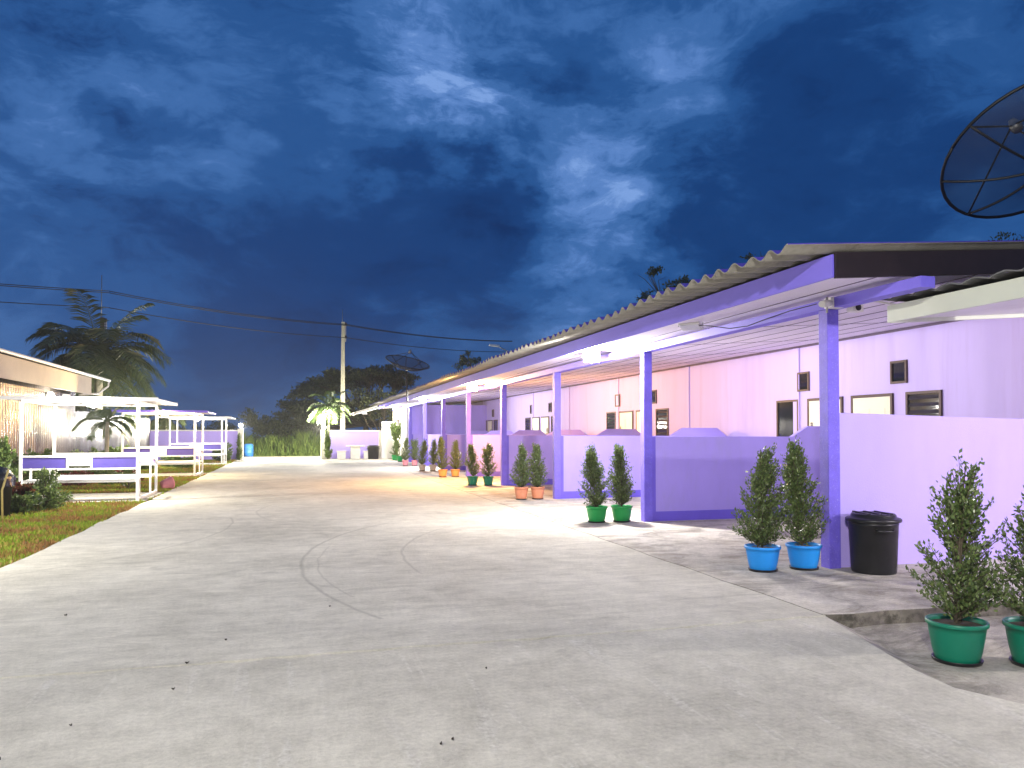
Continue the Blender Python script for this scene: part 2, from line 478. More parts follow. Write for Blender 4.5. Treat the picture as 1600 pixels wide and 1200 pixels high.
# ------------------------------------------------------------------ builders
class MB:
    def __init__(s):
        s.v, s.f, s.mi, s.sm = [], [], [], []

    def face(s, idx, m=0, sm=False):
        s.f.append(tuple(idx))
        s.mi.append(m)
        s.sm.append(sm)

    def box(s, x0, x1, y0, y1, z0, z1, m=0):
        o = len(s.v)
        s.v += [(x0, y0, z0), (x1, y0, z0), (x1, y1, z0), (x0, y1, z0), (x0, y0, z1), (x1, y0, z1), (x1, y1, z1), (x0, y1, z1)]
        for q in ((0, 3, 2, 1), (4, 5, 6, 7), (0, 1, 5, 4), (1, 2, 6, 5), (2, 3, 7, 6), (3, 0, 4, 7)):
            s.face([o + i for i in q], m)
        return s

    def hexa(s, pts, m=0):
        """8 points in box order"""
        o = len(s.v)
        s.v += [tuple(p) for p in pts]
        for q in ((0, 3, 2, 1), (4, 5, 6, 7), (0, 1, 5, 4), (1, 2, 6, 5), (2, 3, 7, 6), (3, 0, 4, 7)):
            s.face([o + i for i in q], m)
        return s

    def bar(s, a, b, w, h=None, m=0):
        """square bar from a to b"""
        h = h or w
        a, b = Vector(a), Vector(b)
        d = (b - a).normalized()
        u = Vector((0, 0, 1)) if abs(d.z) < .9 else Vector((0, 1, 0))
        x = d.cross(u).normalized() * w / 2
        y = x.cross(d).normalized() * h / 2
        s.hexa([a - x - y, a + x - y, b + x - y, b - x - y, a - x + y, a + x + y, b + x + y, b - x + y], m)
        return s

    def tube(s, pts, r, n=8, m=0, cap=True):
        pts = [Vector(p) for p in pts]
        rs = r if isinstance(r, (list, tuple)) else [r] * len(pts)
        o = len(s.v)
        prev = None
        for i, p in enumerate(pts):
            d = (pts[min(i + 1, len(pts) - 1)] - pts[max(i - 1, 0)]).normalized()
            if prev is None:
                u = Vector((0, 0, 1)) if abs(d.z) < .9 else Vector((1, 0, 0))
                x = d.cross(u).normalized()
            else:
                x = (prev - d * prev.dot(d)).normalized()
            prev = x
            y = d.cross(x)
            for k in range(n):
                a = 2 * math.pi * k / n
                s.v.append(tuple(p + (x * math.cos(a) + y * math.sin(a)) * rs[i]))
        for i in range(len(pts) - 1):
            for k in range(n):
                k2 = (k + 1) % n
                s.face((o + i * n + k, o + i * n + k2, o + (i + 1) * n + k2, o + (i + 1) * n + k), m, True)
        if cap:
            s.face([o + k for k in range(n)][::-1], m)
            s.face([o + (len(pts) - 1) * n + k for k in range(n)], m)
        return s

    def lathe(s, prof, n=24, c=(0, 0, 0), m=0, sm=True, mat=None):
        o = len(s.v)
        for r, z in prof:
            for k in range(n):
                a = 2 * math.pi * k / n
                p = Vector((r * math.cos(a), r * math.sin(a), z))
                if mat is not None:
                    p = mat @ p
                s.v.append((p[0] + c[0], p[1] + c[1], p[2] + c[2]))
        for i in range(len(prof) - 1):
            for k in range(n):
                k2 = (k + 1) % n
                s.face((o + i * n + k, o + i * n + k2, o + (i + 1) * n + k2, o + (i + 1) * n + k), m, sm)
        return s

    def poly(s, pts, m=0):
        o = len(s.v)
        s.v += [tuple(p) for p in pts]
        s.face(range(o, o + len(pts)), m)
        return s

    def extrude_xz(s, poly, y0, y1, m=0):
        """polygon in XZ (counter-clockwise seen from -Y) extruded along Y"""
        o = len(s.v)
        n = len(poly)
        s.v += [(x, y0, z) for x, z in poly] + [(x, y1, z) for x, z in poly]
        s.face([o + i for i in range(n)], m)
        s.face([o + n + i for i in range(n)][::-1], m)
        for i in range(n):
            j = (i + 1) % n
            s.face((o + j, o + i, o + n + i, o + n + j), m)
        return s

    def extrude_xy(s, poly, z0, z1, m=0, mside=None):
        o = len(s.v)
        n = len(poly)
        s.v += [(x, y, z0) for x, y in poly] + [(x, y, z1) for x, y in poly]
        s.face([o + i for i in range(n)][::-1], m)
        s.face([o + n + i for i in range(n)], m)
        for i in range(n):
            j = (i + 1) % n
            s.face((o + i, o + j, o + n + j, o + n + i), m if mside is None else mside)
        return s

    def build(s, name, mats, parent=None, bevel=0, label=None):
        me = bpy.data.meshes.new(name)
        me.from_pydata(s.v, [], s.f)
        if not isinstance(mats, (list, tuple)):
            mats = [mats]
        for m in mats:
            me.materials.append(m)
        me.polygons.foreach_set('material_index', s.mi)
        me.polygons.foreach_set('use_smooth', s.sm)
        me.update()
        o = bpy.data.objects.new(name, me)
        COL.objects.link(o)
        if parent is not None:
            o.parent = parent
        if bevel:
            bm_ = o.modifiers.new('bevel', 'BEVEL')
            bm_.width = bevel
            bm_.segments = 2
            bm_.limit_method = 'ANGLE'
            bm_.angle_limit = R(50)
        if label:
            o['label'] = label
        return o


def np_mesh(name, verts, faces, mats, parent=None, smooth=False):
    """verts (N,3); faces (F,k)"""
    me = bpy.data.meshes.new(name)
    verts = np.asarray(verts, dtype=np.float32)
    faces = np.asarray(faces, dtype=np.int32)
    k = faces.shape[1]
    me.vertices.add(len(verts))
    me.vertices.foreach_set('co', verts.ravel())
    me.loops.add(faces.size)
    me.loops.foreach_set('vertex_index', faces.ravel())
    me.polygons.add(len(faces))
    me.polygons.foreach_set('loop_start', np.arange(0, faces.size, k, dtype=np.int32))
    me.polygons.foreach_set('loop_total', np.full(len(faces), k, dtype=np.int32))
    me.update(calc_edges=True)
    me.validate()
    for m in (mats if isinstance(mats, (list, tuple)) else [mats]):
        me.materials.append(m)
    o = bpy.data.objects.new(name, me)
    COL.objects.link(o)
    if parent is not None:
        o.parent = parent
    return o


def thing(name, label, cat, loc=(0, 0, 0), rz=0, group=None):
    o = bpy.data.objects.new(name, None)
    o.empty_display_size = .2
    COL.objects.link(o)
    o.location = loc
    o.rotation_euler = (0, 0, rz)
    return tag(o, label, cat, group)


def tag(o, label, cat, group=None, kind=None):
    o['label'] = label
    o['category'] = cat
    if group:
        o['group'] = group
    if kind:
        o['kind'] = kind
    return o


def struct(o):
    o['kind'] = 'structure'
    return o


def copy_tree(o, parent=None):
    c = o.copy()
    COL.objects.link(c)
    if parent is not None:
        c.parent = parent
    for ch in [x for x in o.children]:
        copy_tree(ch, c)
    return c


def unit(a):
    return a / np.maximum(np.linalg.norm(a, axis=1, keepdims=True), 1e-9)


def leaves(P, D, L, W, g=rng, curl=.15):
    """diamond leaves: base P, direction D, length L, width W -> verts, faces"""
    n = len(P)
    D = unit(D)
    rnd = g.normal(size=(n, 3))
    S = unit(np.cross(D, rnd))
    N = np.cross(S, D)
    L = np.asarray(L).reshape(-1, 1) * np.ones((n, 1))
    W = np.asarray(W).reshape(-1, 1) * np.ones((n, 1))
    mid = P + D * L * .48 + N * L * curl
    v = np.stack([P, mid - S * W * .5, P + D * L, mid + S * W * .5], axis=1).reshape(-1, 3)
    f = np.arange(4 * n).reshape(n, 4)
    return v, f


# ------------------------------------------------------------------ ground, road, pavement
mb = MB()
mb.poly([(-240, -80, -.16), (240, -80, -.16), (240, 400, -.16), (-240, 400, -.16)])
struct(mb.build('ground', M['field']))

EDGE = [(4.2, 5.42), (4.08, 5.0), (3.93, 4.5), (3.80, 4.05), (3.76, 3.7), (3.90, 3.38), (4.5, 3.12), (6.2, 2.85), (9, 2.6), (9, -9)]
# left edge slightly ragged
left = []
y = 47
while y > -8.6:
    left.append((-3.15 + random.uniform(-.035, .035), y))
    y -= random.uniform(.35, .9)
joint = [(x_, random.uniform(-.012, .012) + .012 * math.sin(x_ * 2.1)) for x_ in np.arange(-3.0, 4.15, .11)]
near_poly = [(-3.15, -9)] + [(x, yy) for x, yy in EDGE[::-1]][:-1] + [(4.205, 5.415)] + [(x, 5.409 + j_ - min(.03, abs(random.gauss(0, .013)))) for x, j_ in joint[::-1]] + [(-3.12, 5.415)] + [(x, yy) for x, yy in left if yy < 5.2]
far_poly = [(-3.12, 5.425)] + [(x, 5.420 + j_ + abs(random.gauss(0, .006))) for x, j_ in joint] + [(4.215, 5.43), (4.215, 47), (-3.15, 47)] + [(x, yy) for x, yy in left if 5.7 < yy < 46.6]
mb = MB()
mb.extrude_xy(near_poly, -.158, -.004, 0, 0)
mb.extrude_xy(far_poly, -.158, 0.0, 0, 0)
# ramp skirt beside the curved edge, down to the lower pavement
def edge_out(i, w):
    p, q = EDGE[max(i - 1, 0)], EDGE[min(i + 1, len(EDGE) - 1)]
    dx, dy = q[0] - p[0], q[1] - p[1]
    l_ = math.hypot(dx, dy)
    return (EDGE[i][0] - dy / l_ * w, EDGE[i][1] + dx / l_ * w)


for i in range(len(EDGE) - 2):
    a, b2, a2, b3 = edge_out(i, .001), edge_out(i + 1, .001), edge_out(i, .22), edge_out(i + 1, .22)
    mb.poly([(a[0], a[1], -.006), (b2[0], b2[1], -.006), (b3[0], b3[1], -.108), (a2[0], a2[1], -.108)][::-1], 1)
struct(mb.build('road', [M['road'], M['lower']]))

mb = MB()
ap = [(4.20, 5.44), (4.45, 5.40), (4.8, 5.43), (5.2, 5.39), (5.7, 5.42), (6.6, 5.38), (10.2, 5.40), (10.2, 47), (4.20, 47)] + [(4.20 + .014 * math.sin(k * 1.7) + random.uniform(-.008, .008), 46.6 - k * .4) for k in range(102)]
mb.extrude_xy(ap, -.158, .006, 0, 1)
struct(mb.build('pavement', [M['apron'], M['kerbside']], bevel=.008))
mb = MB()
mb.poly([(2.9, -9, -.112), (13, -9, -.112), (13, 5.6, -.112), (4.0, 5.6, -.112), (3.6, 5.0, -.112)])
struct(mb.build('lower_pavement', M['lower']))
mb = MB()
mb.poly([(-14, -9, -.035), (-3.1, -9, -.035), (-3.1, 47, -.035), (-14, 47, -.035)])
struct(mb.build('lawn_ground', M['lawnbase']))
mb = MB()
mb.extrude_xy([(-30, 47.05), (30, 47.05), (30, 52.0), (-30, 51.4)], -.15, .02)
struct(mb.build('lane', M['lane']))

# lawn grass: one mass of blades, denser near the camera
ys, xs = [], []
N = 85000
yy = 6.0 + 40.0 * rng.random(N * 3) ** 1.9
xx = -7.6 + 4.47 * rng.random(N * 3)
keep = np.ones(len(yy), bool)
for gy in (18.7, 28.7, 39.0):
    keep &= ~((xx > -5.85) & (xx < -3.2) & (yy > gy - .12) & (yy < gy + 2.55))
edge_w = -3.17 + .05 * np.sin(yy * 7.0) + .03 * np.sin(yy * 17.0)
keep &= xx < edge_w
# only where the camera or a step aside could see it
keep &= (xx > -3.1 - .42 * (yy - 2.0)) | (yy > 14)
xx, yy = xx[keep][:N], yy[keep][:N]
n = len(xx)
h = (.035 + .045 * rng.random(n)) * (1 + .35 * (yy > 18))
w = .008 + .008 * rng.random(n) + .0008 * (yy - 6)
ang = rng.random(n) * 2 * np.pi
lean = rng.normal(size=(n, 2)) * .03
b0 = np.stack([xx - np.cos(ang) * w, yy - np.sin(ang) * w, np.full(n, -.036)], 1)
b1 = np.stack([xx + np.cos(ang) * w, yy + np.sin(ang) * w, np.full(n, -.036)], 1)
tp = np.stack([xx + lean[:, 0], yy + lean[:, 1], -.036 + h], 1)
v = np.stack([b0, b1, tp], 1).reshape(-1, 3)
o = np_mesh('lawn_grass', v, np.arange(3 * n).reshape(n, 3), M['grass'])
tag(o, 'short patchy green and brown lawn grass beside the concrete road', 'grass', kind='stuff')

# tall grass beyond the gate
n = 15000
xx = -12 + 26 * rng.random(n)
yy = 52.3 + 9 * rng.random(n) ** 1.4
hgt = np.clip((yy - 52.0) * .55, .18, 1.0) * (1.25 + .8 * rng.random(n))
hgt *= .82 + .18 * np.sin(xx * 1.9) * np.sin(xx * .8 + 1)
w = .02 + .02 * rng.random(n)
ang = rng.random(n) * 2 * np.pi
lean = rng.normal(size=(n, 2)) * .2 * hgt[:, None]
b0 = np.stack([xx - np.cos(ang) * w, yy - np.sin(ang) * w, np.full(n, -.15)], 1)
b1 = np.stack([xx + np.cos(ang) * w, yy + np.sin(ang) * w, np.full(n, -.15)], 1)
mi = np.stack([xx + lean[:, 0] * .4, yy + lean[:, 1] * .4, -.15 + hgt * .65], 1)
tp = np.stack([xx + lean[:, 0] * 1.3, yy + lean[:, 1] * 1.3, -.15 + hgt], 1)
wv = np.stack([np.cos(ang) * w * .7, np.sin(ang) * w * .7, 0 * w], 1)
v = np.stack([b0, b1, mi + wv, tp, mi - wv], 1).reshape(-1, 3)
o = np_mesh('tall_grass', v, np.arange(5 * n).reshape(n, 5), M['reed'])
tag(o, 'tall wild green grass growing across the lane beyond the gate', 'grass', kind='stuff')

# ------------------------------------------------------------------ the motel row
COLY = [7.24 + 4.67 * i for i in range(8)]       # columns
YE = 47.0
WX = 10.15                                        # back wall of the carports


def ceil_z(x): return 2.985 + .066 * (x - 4.85)
def roof_z(x): return 3.19 + .078 * (x - 4.85)


motel = thing('motel_building', 'long single-storey lilac motel row with open carports, purple columns and corrugated roof', 'building')
# back wall
mb = MB()
mb.box(WX, WX + .15, 7.24, YE, -.15, 3.36)
mb.box(WX + .15, 14.0, 7.24, 7.39, -.15, 3.36)
mb.box(WX + .15, 14.0, YE - .15, YE, -.15, 3.36)
mb.box(13.85, 14.0, 7.39, YE - .15, -.15, 3.36)
mb.build('back_wall', M['backwall'], motel)
# shallow pilasters on the back wall
for cy in COLY[1:]:
    mb = MB()
    mb.box(WX - .03, WX - .001, cy + 1.9, cy + 2.1, .0, 3.3)
    mb.build('pilaster', M['backwall'], motel)
# end wall
mb = MB()
mb.hexa([(5.83, 7.27, .0), (WX - .003, 7.27, .0), (WX - .003, 7.39, .0), (5.83, 7.39, .0), (5.83, 7.27, 1.73), (WX - .003, 7.27, 1.64), (WX - .003, 7.39, 1.64), (5.83, 7.39, 1.73)])
mb.build('end_wall', M['lav'], motel, bevel=.008)
# columns
for cy in COLY:
    mb = MB()
    mb.box(5.68, 5.83, cy, cy + .15, 0, 2.88)
    mb.build('column', M['column'], motel, bevel=.006)
# dividers with stepped tops and a dark base band
for cy in COLY[1:]:
    y0, y1 = cy + .025, cy + .125
    mb = MB()
    mb.extrude_xz([(5.832, 0), (WX - .035, 0), (WX - .035, 1.44), (9.86, 1.63), (8.94, 1.63), (8.60, 1.44), (5.832, 1.45)], y0, y1)
    d = mb.build('divider_wall', M['divider'], motel, bevel=.006)
    mb = MB()
    mb.box(5.834, WX - .04, y0 - .004, y0 - .0005, 0.008, .17)
    mb.box(5.834, 5.90, y0 - .004, y0 - .0005, .17, 1.44)
    mb.build('base_band', M['trim'], d)
# beam on the columns
mb = MB()
mb.hexa([(5.67, 5.9, 2.882), (5.84, 5.9, 2.882), (5.84, YE, 2.882), (5.67, YE, 2.882), (5.67, 5.9, 2.99), (5.84, 5.9, 2.99), (5.84, YE, ceil_z(5.84) - .002), (5.67, YE, ceil_z(5.67) - .002)])
mb.build('beam', M['fasc'], motel, bevel=.004)
# ceiling boards with dark gaps
mb = MB()
x = 4.875
while x < WX - .02:
    x1 = min(x + .56, WX - .004)
    yb = 6.13
    k = int((x - 4.8) / .57)
    first = True
    while yb < YE - .05:
        y1 = min(yb + (2.43 if not first else (1.2 if k % 2 else 2.43)), YE - .02)
        first = False
        mb.hexa([(x, yb, ceil_z(x)), (x1, yb, ceil_z(x1)), (x1, y1, ceil_z(x1)), (x, y1, ceil_z(x)), (x, yb, ceil_z(x) + .012), (x1, yb, ceil_z(x1) + .012), (x1, y1, ceil_z(x1) + .012), (x, y1, ceil_z(x) + .012)], 0)
        yb = y1 + .008
    x = x1 + .016
mb.hexa([(4.875, 6.13, ceil_z(4.875) + .03), (WX, 6.13, ceil_z(WX) + .03), (WX, YE, ceil_z(WX) + .03), (4.875, YE, ceil_z(4.875) + .03), (4.875, 6.13, ceil_z(4.875) + .05), (WX, 6.13, ceil_z(WX) + .05), (WX, YE, ceil_z(WX) + .05), (4.875, YE, ceil_z(4.875) + .05)], 1)
mb.build('ceiling', [M['ceil'], M['dark']], motel)
mb = MB()
for k in range(1, 10):
    xs_ = 4.875 + k * .576 - .008
    if xs_ < WX - .1:
        mb.hexa([(xs_ - .009, 6.13, ceil_z(xs_) - .005), (xs_ + .009, 6.13, ceil_z(xs_) - .005), (xs_ + .009, YE, ceil_z(xs_) - .005), (xs_ - .009, YE, ceil_z(xs_) - .005),
                 (xs_ - .009, 6.13, ceil_z(xs_) - .0015), (xs_ + .009, 6.13, ceil_z(xs_) - .0015), (xs_ + .009, YE, ceil_z(xs_) - .0015), (xs_ - .009, YE, ceil_z(xs_) - .0015)])
for k in range(16):
    yq = 7.6 + k * 2.5
    xa_, xb_ = 5.86, WX - .03
    mb.hexa([(xa_, yq, ceil_z(xa_) - .0045), (xb_, yq, ceil_z(xb_) - .0045), (xb_, yq + .016, ceil_z(xb_) - .0045), (xa_, yq + .016, ceil_z(xa_) - .0045),
             (xa_, yq, ceil_z(xa_) - .001), (xb_, yq, ceil_z(xb_) - .001), (xb_, yq + .016, ceil_z(xb_) - .001), (xa_, yq + .016, ceil_z(xa_) - .001)])
mb.build('ceiling_joint', M['joint'], motel)
MB().hexa([(WX - .03, 7.4, ceil_z(WX) - .05), (WX - .002, 7.4, ceil_z(WX) - .05), (WX - .002, YE, ceil_z(WX) - .05), (WX - .03, YE, ceil_z(WX) - .05),
           (WX - .03, 7.4, ceil_z(WX) - .008), (WX - .002, 7.4, ceil_z(WX) - .008), (WX - .002, YE, ceil_z(WX) - .008), (WX - .03, YE, ceil_z(WX) - .008)]).build('cornice', M['joint'], motel)
# fascia and bargeboard
mb = MB()
mb.box(4.845, 4.87, 6.10, YE, 2.965, 3.185)
mb.build('fascia', M['fasc'], motel, bevel=.004)
mb = MB()
for xa, xb in ((4.872, 12.0), (12.0, 14.4)):
    za = roof_z(xa) if xa < 12 else roof_z(12)
    zb = roof_z(xb) if xb <= 12 else roof_z(12) - .078 * (xb - 12)
    mb.hexa([(xa, 6.08, za - .235), (xb, 6.08, zb - .235), (xb, 6.115, zb - .235), (xa, 6.115, za - .235), (xa, 6.08, za + .01), (xb, 6.08, zb + .01), (xb, 6.115, zb + .01), (xa, 6.115, za + .01)])
mb.build('bargeboard', M['barge'], motel, bevel=.004)
# corrugated roof, underside fibre cement, top with a blue coat
PITCH, AMP = .285, .033
NS = 10
Y0 = 6.02
ycount = int((YE + .35 - Y0) / PITCH * NS)
xsr = [4.30, 4.86, 8.0, 12.0, 14.5]
vt, ft, mi_ = [], [], []


def zr(x): return roof_z(x) if x <= 12 else roof_z(12) - .078 * (x - 12)


mb = MB()
for lay in (0, 1):
    o0 = len(mb.v)
    for j in range(ycount + 1):
        yy_ = Y0 + j * PITCH / NS
        ph = 2 * math.pi * (yy_ - Y0) / PITCH
        s_ = math.cos(ph)
        zz = AMP * (s_ if s_ < 0 else s_ ** 1) + .042
        sag = .012 * math.sin(yy_ * .9) + .008 * math.sin(yy_ * 2.3)
        for i, xr in enumerate(xsr):
            ex = .025 * math.sin(yy_ * 1.3 + 1) + .012 * math.sin(yy_ * 5.1) if i == 0 else 0
            mb.v.append((xr + ex, yy_, zr(xr) + zz + (.011 if lay else 0) + (sag if i == 0 else 0)))
    nx = len(xsr)
    for j in range(ycount):
        for i in range(nx - 1):
            q = (o0 + j * nx + i, o0 + j * nx + i + 1, o0 + (j + 1) * nx + i + 1, o0 + (j + 1) * nx + i)
            mb.face(q if lay else q[::-1], 1 if lay else 0, True)
nv = (ycount + 1) * nx
for j in range(ycount):
    a = j * nx
    b_ = (j + 1) * nx
    mb.face((a, b_, nv + b_, nv + a)[::-1], 0)
for i in range(nx - 1):
    mb.face((i, i + 1, nv + i + 1, nv + i), 1)
mb.build('roof', [M['fibre'], M['roofblue']], motel)

def wall_window(y0, y1, z0, z1, fw=.045, frame='frame', louvre=False):
    mb = MB()
    x0, x1 = WX - .035, WX - .001
    mb.box(x0, x1, y0, y1, z1 - fw, z1)
    mb.box(x0, x1, y0, y1, z0, z0 + fw)
    mb.box(x0, x1, y0, y0 + fw, z0 + fw, z1 - fw)
    mb.box(x0, x1, y1 - fw, y1, z0 + fw, z1 - fw)
    w_ = mb.build('window', M[frame], motel, bevel=.003)
    mb = MB()
    mb.box(WX - .010, WX - .002, y0 + fw + .001, y1 - fw - .001, z0 + fw + .001, z1 - fw - .001)
    mb.build('pane', M['glass'], w_)
    if louvre:
        mb = MB()
        nl = 9
        for i in range(nl):
            zc = z0 + fw + (z1 - z0 - 2 * fw) * (i + .5) / nl
            mb.hexa([(WX - .030, y0 + fw + .002, zc - .03), (WX - .012, y0 + fw + .002, zc + .03), (WX - .012, y1 - fw - .002, zc + .03), (WX - .030, y1 - fw - .002, zc - .03),
                     (WX - .030, y0 + fw + .002, zc - .026), (WX - .012, y0 + fw + .002, zc + .034), (WX - .012, y1 - fw - .002, zc + .034), (WX - .030, y1 - fw - .002, zc - .026)])
        mb.build('louvre', M['glass'], w_)
    return w_


def wall_door(y0, y1, ztop=2.16, hinge=1):
    mb = MB()
    x0, x1 = WX - .04, WX - .001
    fw = .05
    mb.box(x0, x1, y0 - fw, y0, 0.006, ztop + fw)
    mb.box(x0, x1, y1, y1 + fw, 0.006, ztop + fw)
    mb.box(x0, x1, y0, y1, ztop, ztop + fw)
    fr = mb.build('door_frame', M['frame'], motel, bevel=.003)
    mb = MB()
    mb.box(WX - .032, WX - .002, y0 + .004, y1 - .004, .01, ztop - .004)
    for za, zb in ((.25, .95), (1.1, 1.95)):
        for ya, yb in ((y0 + .13, (y0 + y1) / 2 - .04), ((y0 + y1) / 2 + .04, y1 - .13)):
            mb.box(WX - .038, WX - .0325, ya, yb, za, zb)
    lf = mb.build('door_leaf', M['cream'], fr, bevel=.003)
    hy = y1 - .10 if hinge > 0 else y0 + .10
    mb = MB()
    mb.box(WX - .075, WX - .039, hy - .02, hy + .02, 1.55, 1.72)
    mb.box(WX - .095, WX - .075, hy - .08 * (1 if hinge > 0 else -1) if hinge > 0 else hy, hy if hinge > 0 else hy + .08, 1.62, 1.645)
    mb.build('door_handle', M['metal'], fr)


for k in range(4):
    c = 12.37 + 9.55 * k
    if c > 41.5:
        continue
    wall_door(c - 1.12, c - .17, hinge=-1)
    wall_door(c + .17, c + 1.12, hinge=1)
    wall_window(c - 2.23, c - 1.47, 1.02, 2.21, frame='frame', louvre=True)
    wall_window(c + 1.47, c + 2.23, 1.02, 2.21, frame='frame', louvre=(k > 0))
    wall_window(c - 1.50, c - 1.12, 2.37, 2.77, .04)
    wall_window(c + 1.12, c + 1.50, 2.37, 2.77, .04)

# white-walled store room closing the far end
mb = MB()
mb.box(5.70, 5.84, 41.2, 42.2, 0.007, 2.87)
mb.box(5.70, 5.84, 43.1, YE, 0.007, 2.87)
mb.box(5.70, 5.84, 42.2, 43.1, 2.12, 2.87)
sr_ = mb.build('store_wall', M['whitewall'], motel)
MB().box(5.842, WX - .003, 41.2, 41.32, 0.007, ceil_z(5.84) - .01).build('partition_wall', M['divider'], motel)
mb = MB()
mb.box(5.86, 5.90, 42.2, 43.1, .01, 2.11)
mb.build('store_doorway', M['frame'], motel)
mb = MB()
mb.box(4.85, 5.66, 45.35, 45.40, .02, 2.2)
dl = mb.build('open_door', M['white'], motel, bevel=.004)
mb = MB()
mb.box(4.90, 4.95, 45.28, 45.349, 1.0, 1.06)
mb.build('door_handle', M['metal'], dl)
w2 = MB().box(5.665, 5.699, 44.0, 44.7, 1.2, 2.3).build('store_window', M['frame'], motel)
MB().box(5.66, 5.6645, 44.06, 44.64, 1.26, 2.24).build('pane', M['glass'], w2)
# small awning at the gate end
mb = MB()
mb.hexa([(3.2, 43.4, 2.62), (4.4, 43.4, 2.98), (4.4, 48.2, 2.98), (3.2, 48.2, 2.62), (3.2, 43.4, 2.70), (4.4, 43.4, 3.06), (4.4, 48.2, 3.06), (3.2, 48.2, 2.70)])
mb.build('awning', M['fibre'], motel, bevel=.004)
for yy_ in (43.6, 45.7, 47.9):
    MB().bar((3.3, yy_, 2.60), (4.83, yy_, 3.02), .05).build('awning_bracket', M['white'], motel)

# ------------------------------------------------------------------ annex at right: tiled eave on posts
annex = thing('annex_building', 'small annex with pale grey fascia and scalloped grey tile eave in front of the row', 'building')
AX0, AX1, AY0, AY1 = 6.0, 10.6, -6.0, 6.70


def az(x): return 2.66 + .075 * (x - AX0)


mb = MB()
mb.box(AX0, AX0 + .03, AY0, AY1, 2.665, 2.845)
mb.hexa([(AX0 + .032, AY1 - .03, az(AX0)), (AX1, AY1 - .03, az(AX1)), (AX1, AY1, az(AX1)), (AX0 + .032, AY1, az(AX0)), (AX0 + .032, AY1 - .03, az(AX0) + .17), (AX1, AY1 - .03, az(AX1) + .17), (AX1, AY1, az(AX1) + .17), (AX0 + .032, AY1, az(AX0) + .17)])
mb.build('fascia', M['annexf'], annex, bevel=.004)
mb = MB()
mb.hexa([(AX0 + .032, AY0, az(AX0) + .04), (AX1, AY0, az(AX1) + .04), (AX1, AY1 - .032, az(AX1) + .04), (AX0 + .032, AY1 - .032, az(AX0) + .04),
         (AX0 + .032, AY0, az(AX0) + .055), (AX1, AY0, az(AX1) + .055), (AX1, AY1 - .032, az(AX1) + .055), (AX0 + .032, AY1 - .032, az(AX0) + .055)])
mb.build('soffit', M['white'], annex)
mb = MB()
mb.box(7.2, 7.36, AY0, AY1 - .9, 2.56, az(7.2) + .038)
mb.build('beam', M['annexf'], annex, bevel=.004)
# tiles: wavy rows
mb = MB()
nyt = int((AY1 + .08 - AY0) / .04)
xt = [AX0 - .06, AX0 + .35]
rows = 14
for r_ in range(rows):
    xa = AX0 - .07 + r_ * .335
    xb = xa + .40
    o0 = len(mb.v)
    for j in range(nyt + 1):
        yy_ = AY0 + j * .04
        wv_ = abs(math.sin(math.pi * yy_ / .30)) * .035 + random.uniform(-.002, .002)
        for (xq, lift) in ((xa, .030), (xb, .004)):
            zb = az(xq) + .19 + wv_ + lift
            mb.v.append((xq, yy_, zb))
            mb.v.append((xq, yy_, zb + .013))
    for j in range(nyt):
        a = o0 + j * 4
        b_ = a + 4
        mb.face((a + 1, a + 3, b_ + 3, b_ + 1), 0)
        mb.face((a, b_, b_ + 2, a + 2), 0)
        mb.face((a, a + 1, b_ + 1, b_), 0)
mb.build('roof', M['tile'], annex)
mb = MB()
mb.box(9.5, 9.65, AY0, 6.5, -.15, az(9.5) + .03)
mb.build('wall', M['lav'], annex)
for py_ in (5.0, .6, -4.0):
    mb = MB()
    mb.box(6.95, 7.05, py_, py_ + .1, -.112, az(7.0) + .038)
    mb.build('post', M['white'], annex)


# ------------------------------------------------------------------ lamps
def flood(name, label, loc, aim, lit=None, power=0, color=(1, 1, 1), size=.24, group=None, off=.09, radius=.07, arm=True):
    """box floodlight with bracket; aim is the direction the lens faces"""
    t = thing(name, label, 'light', loc, 0, group)
    a = Vector(aim).normalized()
    q = a.to_track_quat('Z', 'Y').to_matrix().to_4x4()
    o_ = MB().box(-size / 2, size / 2, -size * .36, size * .36, -.06, -.012).build('housing', M['white'], t, bevel=.008)
    o_.matrix_local = q
    mt = M['lampoff'] if lit is None else M[lit]
    l_ = MB().box(-size * .44, size * .44, -size * .30, size * .30, -.0115, -.002).build('lens', mt, t)
    l_.matrix_local = q
    if arm:
        mbk = MB()
        mbk.tube([(-size * .56, 0, -.03), (-size * .56, 0, -.13), (size * .56, 0, -.13), (size * .56, 0, -.03)], .008, 6)
        k_ = mbk.build('bracket', M['metal'], t)
        k_.matrix_local = q
    if lit is not None:
        rb = size * .24
        bl = MB().lathe([(0, 0)] + [(rb * math.sin(math.pi * q_ / 8), rb * (1 - math.cos(math.pi * q_ / 8))) for q_ in range(1, 8)] + [(0, 2 * rb)], 16).build('bulb', mt, t)
        bl.matrix_local = q
        off = 2 * rb + .09
        ld = bpy.data.lights.new('lamp_light', 'POINT')
        ld.energy = power
        ld.color = color
        ld.shadow_soft_size = radius
        lo = bpy.data.objects.new('lamp_light', ld)
        COL.objects.link(lo)
        lo.parent = t
        lo.location = a * off
    return t


